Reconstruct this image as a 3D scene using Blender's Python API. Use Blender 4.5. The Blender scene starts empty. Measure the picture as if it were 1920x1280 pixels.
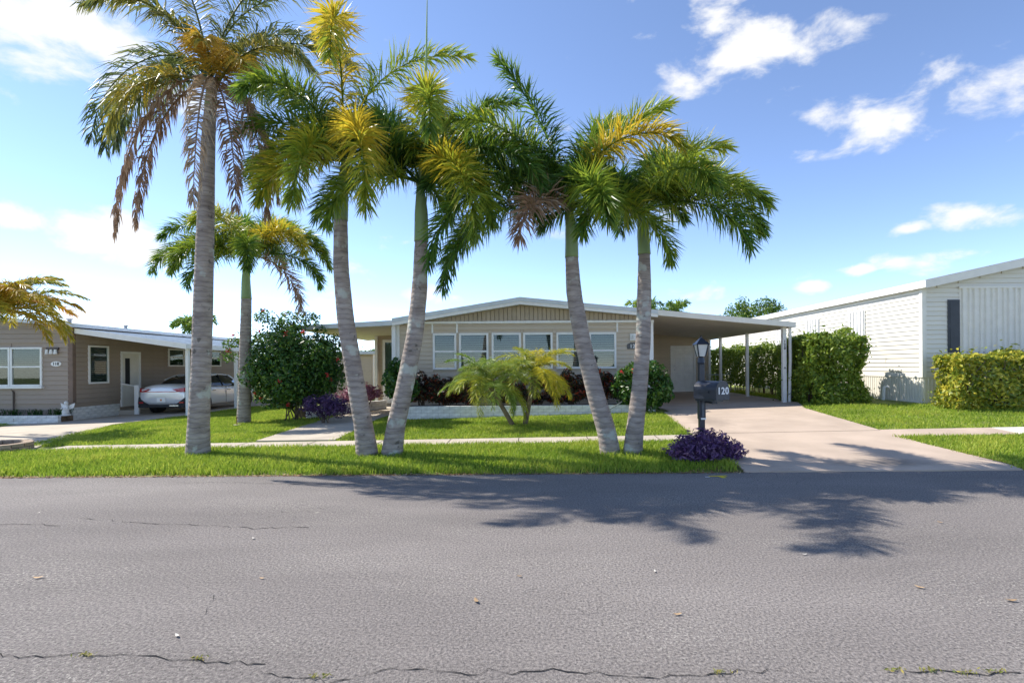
import bpy, bmesh, math, random
import numpy as np
from mathutils import Vector, Matrix
R = math.radians
sc = bpy.context.scene
COL = sc.collection
# ------------------------------------------------------------------ camera
F, CX, CY, ROLL, HC = 960.0, 1000.0, 686.0, R(0.4), 1.55     # focal (px), principal point, roll, eye height
cd = bpy.data.cameras.new('camera'); cam = bpy.data.objects.new('camera', cd); COL.objects.link(cam)
cd.sensor_width = 36; cd.lens = 36 * F / 1920
cd.shift_x = -(CX - 960) / 1920; cd.shift_y = (CY - 640) / 1920
cd.clip_start = 0.05; cd.clip_end = 2000
cam.matrix_world = Matrix.Translation((0, 0, HC)) @ Matrix.Rotation(R(90), 4, 'X') @ Matrix.Rotation(-ROLL, 4, 'Z')
sc.camera = cam
# ------------------------------------------------------------------ sun + sky
SUN = Vector((-0.88, 0.36, 1.0)).normalized()               # towards the sun: behind the house, to the left
sd = bpy.data.lights.new('sun', 'SUN'); sun = bpy.data.objects.new('sun', sd); COL.objects.link(sun)
sd.energy = 2.8; sd.angle = R(0.5); sd.color = (1, 0.95, 0.87)
sun.rotation_euler = SUN.to_track_quat('Z', 'Y').to_euler(); sun.location = (-20, 15, 30)
sc.view_settings.view_transform = 'Standard'; sc.view_settings.look = 'None'
sc.view_settings.gamma = 1; sc.view_settings.use_curve_mapping = False
sc.view_settings.exposure = 1.45
W = bpy.data.worlds.new('World'); sc.world = W; W.use_nodes = True
def build_world():
    nt = W.node_tree; N = nt.nodes; L = nt.links; N.clear()
    out = N.new('ShaderNodeOutputWorld'); bg = N.new('ShaderNodeBackground'); bg.inputs[1].default_value = 0.15
    sky = N.new('ShaderNodeTexSky'); sky.sky_type = 'NISHITA'; sky.sun_disc = False
    sky.sun_elevation = math.asin(SUN.z); sky.sun_rotation = math.atan2(SUN.x, SUN.y)
    sky.altitude = 0; sky.air_density = 0.55; sky.dust_density = 0.0; sky.ozone_density = 6.0
    tc = N.new('ShaderNodeTexCoord')
    def mth(op, a, b=None):
        n = N.new('ShaderNodeMath'); n.operation = op
        for i, v in enumerate((a, b)):
            if v is None: continue
            if isinstance(v, (int, float)): n.inputs[i].default_value = v
            else: L.new(v, n.inputs[i])
        return n.outputs[0]
    mp = N.new('ShaderNodeMapping'); mp.inputs['Scale'].default_value = (1, 1, 1.9); L.new(tc.outputs['Generated'], mp.inputs[0])
    nz = N.new('ShaderNodeTexNoise'); nz.inputs['Scale'].default_value = 9; nz.inputs['Detail'].default_value = 10
    nz.inputs['Roughness'].default_value = 0.58; nz.inputs['Distortion'].default_value = 0.25; L.new(mp.outputs[0], nz.inputs[0])
    big = N.new('ShaderNodeTexNoise'); big.inputs['Scale'].default_value = 2.3; big.inputs['Detail'].default_value = 2
    L.new(mp.outputs[0], big.inputs[0])
    blob = mth('MULTIPLY', mth('SUBTRACT', big.outputs[0], 0.66), 1.6)      # loose clouds all round the sky
    clouds = [(90, 50, 230, 130), (215, 445, 120, 48), (20, 410, 70, 26), (1410, 105, 175, 70), (1345, 30, 75, 45), (1640, 220, 150, 55),
              (1850, 165, 140, 80), (1820, 404, 100, 36), (1717, 427, 42, 20), (1735, 495, 95, 32), (165, 590, 70, 24), (800, 556, 60, 26), (1610, 508, 40, 14), (1520, 540, 34, 14)]
    for (px, py, hw, hh) in clouds:
        dx, dy = px - CX, py - CY
        d = Vector((dx * math.cos(ROLL) - dy * math.sin(ROLL), F, -(dx * math.sin(ROLL) + dy * math.cos(ROLL))))
        k = d.length; d.normalize()
        sub = N.new('ShaderNodeVectorMath'); sub.operation = 'SUBTRACT'; L.new(tc.outputs['Generated'], sub.inputs[0]); sub.inputs[1].default_value = d
        mul = N.new('ShaderNodeVectorMath'); mul.operation = 'MULTIPLY'; L.new(sub.outputs[0], mul.inputs[0])
        mul.inputs[1].default_value = (k / hw / .95, k / hw / .95, k / hh / .95)
        ln = N.new('ShaderNodeVectorMath'); ln.operation = 'LENGTH'; L.new(mul.outputs[0], ln.inputs[0])
        f = mth('MAXIMUM', mth('SUBTRACT', 1.0, ln.outputs['Value']), -0.9)
        blob = mth('MAXIMUM', blob, mth('MULTIPLY', f, 0.55))
    dens = mth('ADD', mth('MULTIPLY', mth('SUBTRACT', nz.outputs[0], 0.5), 1.9), blob)
    mr = N.new('ShaderNodeMapRange'); mr.interpolation_type = 'SMOOTHSTEP'; L.new(dens, mr.inputs[0])
    mr.inputs[1].default_value = 0.0; mr.inputs[2].default_value = 0.40
    fac = mth('MULTIPLY', mr.outputs[0], 0.93)
    mix = N.new('ShaderNodeMix'); mix.data_type = 'RGBA'
    tn = N.new('ShaderNodeMix'); tn.data_type = 'RGBA'; tn.blend_type = 'MULTIPLY'; tn.inputs[0].default_value = 1; tn.inputs[7].default_value = (1.17, 0.96, 0.82, 1)
    L.new(sky.outputs[0], tn.inputs[6])
    L.new(fac, mix.inputs[0]); L.new(tn.outputs[2], mix.inputs[6]); mix.inputs[7].default_value = (2.65, 2.65, 2.65, 1)
    L.new(mix.outputs[2], bg.inputs[0]); L.new(bg.outputs[0], out.inputs[0])
build_world()

# ------------------------------------------------------------------ terrain and pixel helpers
def g(x, y):
    if y <= 7.35: return 0.0
    s = min(1.0, max(0.0, (y - 7.4) / 6.6))
    return 0.03 * min(1.0, (y - 7.35) / 0.2) + s * (0.20 + 0.025 * min(14.0, max(-16.0, x)))
def ray(px, py):
    dx, dy = px - CX, py - CY
    return Vector(((dx * math.cos(ROLL) - dy * math.sin(ROLL)) / F, 1.0, -(dx * math.sin(ROLL) + dy * math.cos(ROLL)) / F))
def at(px, py, Y):
    r = ray(px, py); return Vector((r.x * Y, Y, HC + r.z * Y))
def P(px, py):                                               # a pixel on the ground
    r = ray(px, py); Y = 8.0
    for _ in range(40):
        gz = g(r.x * Y, Y)
        Y = 0.5 * Y + 0.5 * min(80.0, (gz - HC) / min(-1e-4, r.z))
    return Vector((r.x * Y, Y, g(r.x * Y, Y)))
def XZ(px, py, Y): p = at(px, py, Y); return p.x, p.z

# ------------------------------------------------------------------ materials
MATS = {}
def pm(name, col, rough=0.7, var=0.12, scale=6.0, bump=0.0, bscale=60.0, metal=0.0, spec=0.3, rnd=0.0, stretch=None, col2=None, detail=5):
    if name in MATS: return MATS[name]
    m = bpy.data.materials.new(name); m.use_nodes = True; MATS[name] = m
    nt = m.node_tree; N = nt.nodes; L = nt.links; b = N['Principled BSDF']
    b.inputs['Roughness'].default_value = rough; b.inputs['Metallic'].default_value = metal; b.inputs['Specular IOR Level'].default_value = spec
    tc = N.new('ShaderNodeTexCoord'); mp = N.new('ShaderNodeMapping'); L.new(tc.outputs['Object'], mp.inputs[0])
    if stretch: mp.inputs['Scale'].default_value = stretch
    nz = N.new('ShaderNodeTexNoise'); nz.inputs['Scale'].default_value = scale; nz.inputs['Detail'].default_value = detail; L.new(mp.outputs[0], nz.inputs[0])
    rp = N.new('ShaderNodeValToRGB'); L.new(nz.outputs[0], rp.inputs[0])
    c2 = col2 or tuple(min(1, c * (1 + var)) for c in col); c1 = tuple(c * (1 - var) for c in col)
    rp.color_ramp.elements[0].position = 0.3; rp.color_ramp.elements[1].position = 0.7
    rp.color_ramp.elements[0].color = (*c1, 1); rp.color_ramp.elements[1].color = (*c2, 1)
    last = rp.outputs[0]
    if rnd:
        oi = N.new('ShaderNodeObjectInfo'); hs = N.new('ShaderNodeHueSaturation'); mr = N.new('ShaderNodeMapRange')
        L.new(oi.outputs['Random'], mr.inputs[0]); mr.inputs[3].default_value = 1 - rnd; mr.inputs[4].default_value = 1 + rnd
        L.new(mr.outputs[0], hs.inputs['Value']); L.new(last, hs.inputs['Color']); last = hs.outputs[0]
    L.new(last, b.inputs['Base Color'])
    if bump:
        n2 = N.new('ShaderNodeTexNoise'); n2.inputs['Scale'].default_value = bscale; n2.inputs['Detail'].default_value = 4; L.new(mp.outputs[0], n2.inputs[0])
        bp = N.new('ShaderNodeBump'); bp.inputs['Strength'].default_value = bump; bp.inputs['Distance'].default_value = 0.02
        L.new(n2.outputs[0], bp.inputs['Height']); L.new(bp.outputs[0], b.inputs['Normal'])
    return m
def leafmat(name, ramp, rough=0.45, trans=0.3, spec=0.35):
    """leaves: colour from the per-leaf 'tint' attribute through a ramp, part of the light passes through"""
    if name in MATS: return MATS[name]
    m = bpy.data.materials.new(name); m.use_nodes = True; MATS[name] = m
    nt = m.node_tree; N = nt.nodes; L = nt.links; b = N['Principled BSDF']; out = N['Material Output']
    a = N.new('ShaderNodeAttribute'); a.attribute_name = 'tint'
    rp = N.new('ShaderNodeValToRGB'); L.new(a.outputs['Fac'], rp.inputs[0])
    el = rp.color_ramp.elements
    while len(el) < len(ramp): el.new(0.5)
    for e, (p, c) in zip(el, ramp): e.position = p; e.color = (*c, 1)
    L.new(rp.outputs[0], b.inputs['Base Color']); b.inputs['Roughness'].default_value = rough; b.inputs['Specular IOR Level'].default_value = spec
    t = N.new('ShaderNodeBsdfTranslucent'); mx = N.new('ShaderNodeMixShader'); mx.inputs[0].default_value = trans
    hs = N.new('ShaderNodeHueSaturation'); hs.inputs['Value'].default_value = 1.5; L.new(rp.outputs[0], hs.inputs['Color']); L.new(hs.outputs[0], t.inputs[0])
    L.new(b.outputs[0], mx.inputs[1]); L.new(t.outputs[0], mx.inputs[2]); L.new(mx.outputs[0], out.inputs['Surface'])
    return m
def glassmat(name='window_glass', tint=(0.7, 0.78, 0.76), mixv=0.06):
    if name in MATS: return MATS[name]
    m = bpy.data.materials.new(name); m.use_nodes = True; MATS[name] = m
    nt = m.node_tree; N = nt.nodes; L = nt.links; N.remove(N['Principled BSDF']); out = N['Material Output']
    tr = N.new('ShaderNodeBsdfTransparent'); tr.inputs[0].default_value = (*tint, 1)
    gl = N.new('ShaderNodeBsdfGlossy'); gl.inputs['Roughness'].default_value = 0.02
    mx = N.new('ShaderNodeMixShader'); mx.inputs[0].default_value = mixv
    L.new(tr.outputs[0], mx.inputs[1]); L.new(gl.outputs[0], mx.inputs[2]); L.new(mx.outputs[0], out.inputs[0])
    return m

# ------------------------------------------------------------------ object helpers
WORLD = {}
def link(o, parent=None):
    COL.objects.link(o)
    if parent is not None:
        o.parent = parent
        o.matrix_parent_inverse = WORLD.get(parent.name, Matrix.Identity(4)).inverted()
    return o
def tag(o, label, cat, group=None, kind=None):
    if label: o['label'] = label
    if cat: o['category'] = cat
    if group: o['group'] = group
    if kind: o['kind'] = kind
    return o
def thing(name, label, cat, loc=(0, 0, 0), group=None):
    o = bpy.data.objects.new(name, None); o.location = loc; o.empty_display_size = 0.2
    link(o); WORLD[o.name] = Matrix.Translation(loc)
    return tag(o, label, cat, group)
class MB:
    def __init__(s): s.v = []; s.f = []; s.m = []; s.cur = 0
    def add(s, vs, fs):
        o = len(s.v); s.v += [tuple(v) for v in vs]; s.f += [tuple(i + o for i in f) for f in fs]; s.m += [s.cur] * len(fs); return s
    def box(s, x0, x1, y0, y1, z0, z1):
        return s.add([(x0, y0, z0), (x1, y0, z0), (x1, y1, z0), (x0, y1, z0), (x0, y0, z1), (x1, y0, z1), (x1, y1, z1), (x0, y1, z1)],
                     [(3, 2, 1, 0), (4, 5, 6, 7), (0, 1, 5, 4), (1, 2, 6, 5), (2, 3, 7, 6), (3, 0, 4, 7)])
    def obox(s, o, u, n, a0, a1, d0, d1, z0, z1):
        """box in a wall frame: o origin, u along the wall, n outwards; a along u, d along n"""
        o = Vector(o); u = Vector(u); n = Vector(n); vs = []
        for z in (z0, z1):
            for (a, d) in ((a0, d0), (a1, d0), (a1, d1), (a0, d1)): vs.append(o + u * a + n * d + Vector((0, 0, z)))
        return s.add(vs, [(3, 2, 1, 0), (4, 5, 6, 7), (0, 1, 5, 4), (1, 2, 6, 5), (2, 3, 7, 6), (3, 0, 4, 7)])
    def prism(s, poly, d):
        """polygon (3D points) extruded by vector d"""
        n = len(poly); d = Vector(d); a = [Vector(p) for p in poly]
        return s.add(a + [p + d for p in a], [tuple(range(n))[::-1], tuple(range(n, 2 * n))] + [(i, (i + 1) % n, n + (i + 1) % n, n + i) for i in range(n)])
    def tube(s, pts, rad, n=10, cap=True):
        pts = [Vector(p) for p in pts]; rings = []
        for i, p in enumerate(pts):
            t = (pts[min(i + 1, len(pts) - 1)] - pts[max(i - 1, 0)]).normalized()
            a = t.cross(Vector((0, 1, 0.01))); a = a.normalized() if a.length > 1e-3 else Vector((1, 0, 0)); b = t.cross(a)
            r = rad[i] if isinstance(rad, (list, tuple)) else rad
            rings.append([p + (a * math.cos(2 * math.pi * k / n) + b * math.sin(2 * math.pi * k / n)) * r for k in range(n)])
        o = len(s.v)
        for r_ in rings: s.v += [tuple(v) for v in r_]
        nf = 0
        for i in range(len(pts) - 1):
            for k in range(n):
                s.f.append((o + i * n + k, o + i * n + (k + 1) % n, o + (i + 1) * n + (k + 1) % n, o + (i + 1) * n + k)); nf += 1
        if cap: s.f += [tuple(o + k for k in range(n))[::-1], tuple(o + (len(pts) - 1) * n + k for k in range(n))]; nf += 2
        s.m += [s.cur] * nf
        return s
    def build(s, name, mat, parent=None, smooth=False, bevel=0, subsurf=0):
        me = bpy.data.meshes.new(name); me.from_pydata(s.v, [], s.f)
        bm = bmesh.new(); bm.from_mesh(me); bmesh.ops.recalc_face_normals(bm, faces=bm.faces); bm.to_mesh(me); bm.free()
        for m in (mat if isinstance(mat, (list, tuple)) else [mat]): me.materials.append(m)
        if isinstance(mat, (list, tuple)): me.polygons.foreach_set('material_index', s.m)
        if smooth: me.polygons.foreach_set('use_smooth', [True] * len(me.polygons))
        o = bpy.data.objects.new(name, me); link(o, parent)
        if bevel:
            b = o.modifiers.new('bevel', 'BEVEL'); b.width = bevel; b.segments = 2; b.limit_method = 'ANGLE'
        if subsurf:
            b = o.modifiers.new('sub', 'SUBSURF'); b.levels = subsurf; b.render_levels = subsurf
        return o
def npmesh(name, V, faces, mat, parent=None, tint=None, smooth=False):
    """faces: list of int arrays (n x 3 or n x 4)"""
    me = bpy.data.meshes.new(name); V = np.asarray(V, np.float32)
    me.vertices.add(len(V)); me.vertices.foreach_set('co', V.ravel())
    idx = np.concatenate([f.ravel() for f in faces]).astype(np.int32)
    tot = np.concatenate([np.full(len(f), f.shape[1], np.int32) for f in faces])
    st = np.concatenate([[0], np.cumsum(tot)[:-1]]).astype(np.int32)
    me.loops.add(len(idx)); me.loops.foreach_set('vertex_index', idx)
    me.polygons.add(len(tot)); me.polygons.foreach_set('loop_start', st); me.polygons.foreach_set('loop_total', tot)
    if smooth: me.polygons.foreach_set('use_smooth', np.ones(len(tot), bool))
    if tint is not None:
        a = me.attributes.new('tint', 'FLOAT', 'POINT'); a.data.foreach_set('value', np.asarray(tint, np.float32))
    me.update(calc_edges=True); me.materials.append(mat)
    o = bpy.data.objects.new(name, me); link(o, parent); return o
def text_mesh(txt, size, mat, parent, origin, u, up, name='number', depth=0.004):
    u = Vector(u).normalized(); up = Vector(up).normalized(); n = u.cross(up)
    for i, ch in enumerate(txt):
        cu = bpy.data.curves.new('t', 'FONT'); cu.body = ch; cu.size = size; cu.align_x = 'CENTER'; cu.align_y = 'CENTER'; cu.extrude = depth; cu.offset = size * 0.025
        t = bpy.data.objects.new('t', cu); COL.objects.link(t); bpy.context.view_layer.update()
        me = bpy.data.meshes.new_from_object(t.evaluated_get(bpy.context.evaluated_depsgraph_get())); bpy.data.objects.remove(t)
        c = Vector(origin) + u * (i - (len(txt) - 1) / 2) * size * 0.56
        me.transform(Matrix(((u.x, up.x, n.x, c[0]), (u.y, up.y, n.y, c[1]), (u.z, up.z, n.z, c[2]), (0, 0, 0, 1))))
        me.materials.clear(); me.materials.append(mat); me.name = name
        link(bpy.data.objects.new(name, me), parent)
def sheet(name, poly, off, mat, thick=0.05, step=0.5, structure=True):
    """ground-following slab: polygon in plan, cut every half metre, laid on the terrain"""
    bm = bmesh.new(); vs = [bm.verts.new((p[0], p[1], 0)) for p in poly]; bm.faces.new(vs)
    xs = [p[0] for p in poly]; ys = [p[1] for p in poly]
    cuts = [(1, y) for y in (7.35, 7.4, 7.55, 14.0)] + [(1, y) for y in np.arange(math.floor(min(ys)), max(ys), step)] + [(0, x) for x in np.arange(math.floor(min(xs)), max(xs), step * 2)] + [(0, -16.0), (0, 14.0)]
    for ax, c in cuts:
        no = (1, 0, 0) if ax == 0 else (0, 1, 0); co = (c, 0, 0) if ax == 0 else (0, c, 0)
        bmesh.ops.bisect_plane(bm, geom=bm.verts[:] + bm.edges[:] + bm.faces[:], plane_co=co, plane_no=no)
    bmesh.ops.recalc_face_normals(bm, faces=bm.faces)
    if bm.faces[:][0].normal.z < 0: bmesh.ops.reverse_faces(bm, faces=bm.faces)
    top = bm.faces[:]
    r = bmesh.ops.extrude_face_region(bm, geom=top)
    nv = [e for e in r['geom'] if isinstance(e, bmesh.types.BMVert)]
    for v in bm.verts: v.co.z = g(v.co.x, v.co.y) + off - thick
    for v in nv: v.co.z += thick
    bmesh.ops.delete(bm, geom=[f for f in top if f.is_valid], context='FACES_ONLY')
    me = bpy.data.meshes.new(name); bm.to_mesh(me); bm.free(); me.materials.append(mat)
    o = bpy.data.objects.new(name, me); link(o)
    if structure: o['kind'] = 'structure'
    return o

# ------------------------------------------------------------------ palette
white = pm('white_paint', (0.82, 0.80, 0.76), 0.45, 0.05, 5)
roofwhite = pm('white_roof_metal', (0.62, 0.65, 0.66), 0.5, 0.08, 3, stretch=(1, 1, 1))
tan = pm('tan_siding', (0.55, 0.455, 0.345), 0.55, 0.05, 4, rnd=0.03, bump=0.08, bscale=30, stretch=(1, 1, 12))
tan_gable = pm('taupe_gable_board', (0.44, 0.36, 0.275), 0.6, 0.06, 4, rnd=0.05)
brown = pm('brown_siding', (0.35, 0.275, 0.215), 0.55, 0.06, 4, rnd=0.04, stretch=(1, 1, 12))
cream = pm('cream_siding', (0.71, 0.67, 0.58), 0.5, 0.04, 4, rnd=0.025, stretch=(1, 1, 12))
creamtrim = pm('cream_trim', (0.75, 0.71, 0.63), 0.5, 0.05, 4)
dark = pm('painted_dark_interior', (0.03, 0.03, 0.032), 0.8)
blind = pm('blind_slat', (0.42, 0.42, 0.4), 0.6, 0.05)
soffit = pm('beige_soffit', (0.74, 0.69, 0.61), 0.6, 0.05, 3)
glass = glassmat()
brickw = pm('white_painted_brick', (0.70, 0.69, 0.66), 0.75, 0.14, 9, bump=0.5, bscale=35, rnd=0.08)
mortar = pm('pale_mortar', (0.50, 0.49, 0.46), 0.9, 0.15, 20)
black = pm('black_paint', (0.018, 0.022, 0.035), 0.35, 0.2, 12, spec=0.5)
soil = pm('soil', (0.16, 0.11, 0.07), 0.95, 0.4, 7, bump=0.6, bscale=40)
concrete = pm('concrete', (0.46, 0.40, 0.32), 0.9, 0.12, 1.7, bump=0.25, bscale=90, detail=9)
drive = pm('driveway_pinkish_concrete', (0.45, 0.355, 0.275), 0.85, 0.13, 1.3, bump=0.2, bscale=90, detail=10)
def build_bark():
    m = bpy.data.materials.new('palm_bark_grey'); m.use_nodes = True; nt = m.node_tree; N = nt.nodes; L = nt.links; b = N['Principled BSDF']; b.inputs['Roughness'].default_value = 0.9; b.inputs['Specular IOR Level'].default_value = 0.15
    tc = N.new('ShaderNodeTexCoord')
    def nz(sc_, det, st=None):
        n = N.new('ShaderNodeTexNoise'); n.inputs['Scale'].default_value = sc_; n.inputs['Detail'].default_value = det; mp = N.new('ShaderNodeMapping'); mp.inputs['Scale'].default_value = st or (1, 1, 1); L.new(tc.outputs['Object'], mp.inputs[0]); L.new(mp.outputs[0], n.inputs[0]); return n.outputs[0]
    def rmp(src, stops):
        r = N.new('ShaderNodeValToRGB'); L.new(src, r.inputs[0]); e = r.color_ramp.elements
        while len(e) < len(stops): e.new(.5)
        for q, (p, c) in zip(e, stops): q.position = p; q.color = (*c, 1)
        return r.outputs[0]
    def mix(mode, f, a, c):
        x = N.new('ShaderNodeMix'); x.data_type = 'RGBA'; x.blend_type = mode
        for k, v in ((0, f), (6, a), (7, c)):
            if isinstance(v, (int, float)): x.inputs[k].default_value = v
            elif isinstance(v, tuple): x.inputs[k].default_value = (*v, 1)
            else: L.new(v, x.inputs[k])
        return x.outputs[2]
    w = N.new('ShaderNodeTexWave'); w.bands_direction = 'Z'; w.inputs['Scale'].default_value = 3.6; w.inputs['Distortion'].default_value = 5.0; w.inputs['Detail'].default_value = 4; w.inputs['Detail Scale'].default_value = 1.3; L.new(tc.outputs['Object'], w.inputs[0])
    col = rmp(nz(4, 9, (1, 1, 3)), [(0.3, (0.22, 0.18, 0.155)), (0.7, (0.40, 0.345, 0.30))])
    col = mix('MULTIPLY', 0.42, col, rmp(w.outputs[0], [(0.0, (0.42, 0.40, 0.38)), (0.12, (1, 1, 1)), (1.0, (1.08, 1.07, 1.05))]))
    col = mix('MIX', rmp(nz(3.1, 7), [(0.58, (0, 0, 0)), (0.64, (1, 1, 1))]), col, (0.43, 0.43, 0.37)); col = mix('MIX', rmp(nz(9, 6), [(0.64, (0, 0, 0)), (0.70, (0.8, 0.8, 0.8))]), col, (0.10, 0.09, 0.075))
    L.new(col, b.inputs['Base Color']); bp = N.new('ShaderNodeBump'); bp.inputs['Strength'].default_value = .3; bp.inputs['Distance'].default_value = .015; L.new(w.outputs[0], bp.inputs['Height']); L.new(bp.outputs[0], b.inputs['Normal'])
    return m
barkg = build_bark()
shaft = pm('crownshaft_green', (0.22, 0.30, 0.13), 0.45, 0.2, 3, stretch=(1, 1, 0.4))
woody = pm('woody_stem', (0.12, 0.09, 0.065), 0.9, 0.25, 15, bump=0.4)
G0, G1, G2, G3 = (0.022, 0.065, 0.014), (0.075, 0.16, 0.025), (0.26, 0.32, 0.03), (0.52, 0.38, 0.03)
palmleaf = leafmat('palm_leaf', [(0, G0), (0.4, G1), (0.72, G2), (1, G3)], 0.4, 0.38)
queenleaf = leafmat('queen_palm_leaf', [(0, (0.05, 0.075, 0.03)), (0.45, (0.11, 0.15, 0.05)), (0.75, (0.30, 0.27, 0.04)), (1, (0.5, 0.3, 0.03))], 0.5, 0.3)
deadleaf = leafmat('dead_frond', [(0, (0.19, 0.12, 0.075)), (0.5, (0.33, 0.21, 0.13)), (1, (0.46, 0.37, 0.26))], 0.8, 0.2)
pygmyleaf = leafmat('pygmy_palm_leaf', [(0, (0.06, 0.14, 0.02)), (0.5, (0.20, 0.28, 0.05)), (1, (0.50, 0.42, 0.03))], 0.4, 0.35)
arecaleaf = leafmat('golden_palm_leaf', [(0, (0.10, 0.16, 0.02)), (0.5, (0.38, 0.32, 0.03)), (1, (0.60, 0.22, 0.02))], 0.45, 0.35)
shrubleaf = leafmat('shrub_leaf', [(0, (0.015, 0.05, 0.012)), (0.5, (0.045, 0.12, 0.02)), (1, (0.16, 0.24, 0.03))], 0.35, 0.25)
hedgeleaf = leafmat('hedge_leaf', [(0, (0.03, 0.07, 0.012)), (0.5, (0.09, 0.17, 0.02)), (1, (0.24, 0.30, 0.035))], 0.4, 0.3)
variegated = leafmat('variegated_leaf', [(0, (0.05, 0.12, 0.015)), (0.4, (0.20, 0.25, 0.03)), (1, (0.62, 0.52, 0.06))], 0.4, 0.3)
tileaf = leafmat('ti_leaf', [(0, (0.02, 0.02, 0.014)), (0.45, (0.065, 0.022, 0.022)), (0.75, (0.05, 0.085, 0.025)), (1, (0.42, 0.06, 0.02))], 0.35, 0.2)
purpleleaf = leafmat('purple_heart_leaf', [(0, (0.05, 0.025, 0.08)), (0.5, (0.13, 0.06, 0.17)), (1, (0.30, 0.20, 0.25))], 0.5, 0.2)
pinkleaf = leafmat('plum_leaf', [(0, (0.10, 0.03, 0.06)), (0.5, (0.28, 0.10, 0.16)), (1, (0.45, 0.22, 0.26))], 0.5, 0.2)
petal = leafmat('red_petal', [(0, (0.55, 0.03, 0.03)), (1, (0.75, 0.10, 0.08))], 0.5, 0.3)
grassleaf = leafmat('grass_blade', [(0, (0.12, 0.21, 0.02)), (0.5, (0.28, 0.37, 0.04)), (1, (0.48, 0.47, 0.09))], 0.5, 0.35, 0.2)
litterleaf = leafmat('litter', [(0, (0.16, 0.07, 0.03)), (0.5, (0.30, 0.16, 0.07)), (1, (0.45, 0.36, 0.22))], 0.8, 0.1)

# ------------------------------------------------------------------ ground
def build_road_mat():
    m = bpy.data.materials.new('asphalt'); m.use_nodes = True
    nt = m.node_tree; N = nt.nodes; L = nt.links; b = N['Principled BSDF']; b.inputs['Roughness'].default_value = 0.85; b.inputs['Specular IOR Level'].default_value = 0.25
    tc = N.new('ShaderNodeTexCoord')
    def noise(scale, det, stretch=None, rough=0.6):
        n = N.new('ShaderNodeTexNoise'); n.inputs['Scale'].default_value = scale; n.inputs['Detail'].default_value = det; n.inputs['Roughness'].default_value = rough
        if stretch:
            mp = N.new('ShaderNodeMapping'); mp.inputs['Scale'].default_value = stretch; L.new(tc.outputs['Object'], mp.inputs[0]); L.new(mp.outputs[0], n.inputs[0])
        else: L.new(tc.outputs['Object'], n.inputs[0])
        return n.outputs[0]
    def ramp(src, p0, p1, c0=(0, 0, 0), c1=(1, 1, 1)):
        r = N.new('ShaderNodeValToRGB'); L.new(src, r.inputs[0]); e = r.color_ramp.elements
        e[0].position = p0; e[1].position = p1; e[0].color = (*c0, 1); e[1].color = (*c1, 1); return r.outputs[0]
    def mixc(mode, f, a, c):
        x = N.new('ShaderNodeMix'); x.data_type = 'RGBA'; x.blend_type = mode
        for i, v in ((0, f), (6, a), (7, c)):
            if isinstance(v, (float, int)): x.inputs[i].default_value = v
            elif isinstance(v, tuple): x.inputs[i].default_value = (*v, 1)
            else: L.new(v, x.inputs[i])
        return x.outputs[2]
    grain = noise(58, 4, None, 0.8)
    base = ramp(noise(0.35, 5, (0.35, 1.2, 1)), 0.3, 0.7, (0.165, 0.149, 0.138), (0.285, 0.260, 0.240))
    c = mixc('MULTIPLY', 1.0, base, ramp(grain, 0.34, 0.68, (0.32, 0.32, 0.33), (1.62, 1.58, 1.55)))
    # pale worn aggregate, scattered in drifts
    drift = ramp(noise(0.6, 4, (0.7, 1.6, 1)), 0.44, 0.64); sp = ramp(noise(46, 2, None, 0.8), 0.57, 0.63)
    mm = N.new('ShaderNodeMath'); mm.operation = 'MULTIPLY'; L.new(drift, mm.inputs[0]); L.new(sp, mm.inputs[1])
    c = mixc('MIX', mm.outputs[0], c, (0.42, 0.39, 0.34))
    # hairline crazing
    vo = N.new('ShaderNodeTexVoronoi'); vo.feature = 'DISTANCE_TO_EDGE'; vo.inputs['Scale'].default_value = 2.6
    wn = N.new('ShaderNodeMix'); wn.data_type = 'RGBA'; wn.blend_type = 'ADD'; wn.inputs[0].default_value = 0.25
    nn = N.new('ShaderNodeTexNoise'); nn.inputs['Scale'].default_value = 5; nn.inputs['Detail'].default_value = 5; L.new(tc.outputs['Object'], nn.inputs[0])
    L.new(tc.outputs['Object'], wn.inputs[6]); L.new(nn.outputs[1], wn.inputs[7]); L.new(wn.outputs[2], vo.inputs[0])
    cr = ramp(vo.outputs[0], 0.0, 0.012, (1, 1, 1), (0, 0, 0)); where = ramp(noise(0.45, 2), 0.52, 0.62)
    m2 = N.new('ShaderNodeMath'); m2.operation = 'MULTIPLY'; L.new(cr, m2.inputs[0]); L.new(where, m2.inputs[1])
    m3 = N.new('ShaderNodeMath'); m3.operation = 'MULTIPLY'; L.new(m2.outputs[0], m3.inputs[0]); m3.inputs[1].default_value = 0.6
    c = mixc('MIX', m3.outputs[0], c, (0.05, 0.047, 0.045))
    L.new(c, b.inputs['Base Color'])
    bp = N.new('ShaderNodeBump'); bp.inputs['Strength'].default_value = 0.8; bp.inputs['Distance'].default_value = 0.015; L.new(grain, bp.inputs['Height']); L.new(bp.outputs[0], b.inputs['Normal'])
    return m
asphalt = build_road_mat()
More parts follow.
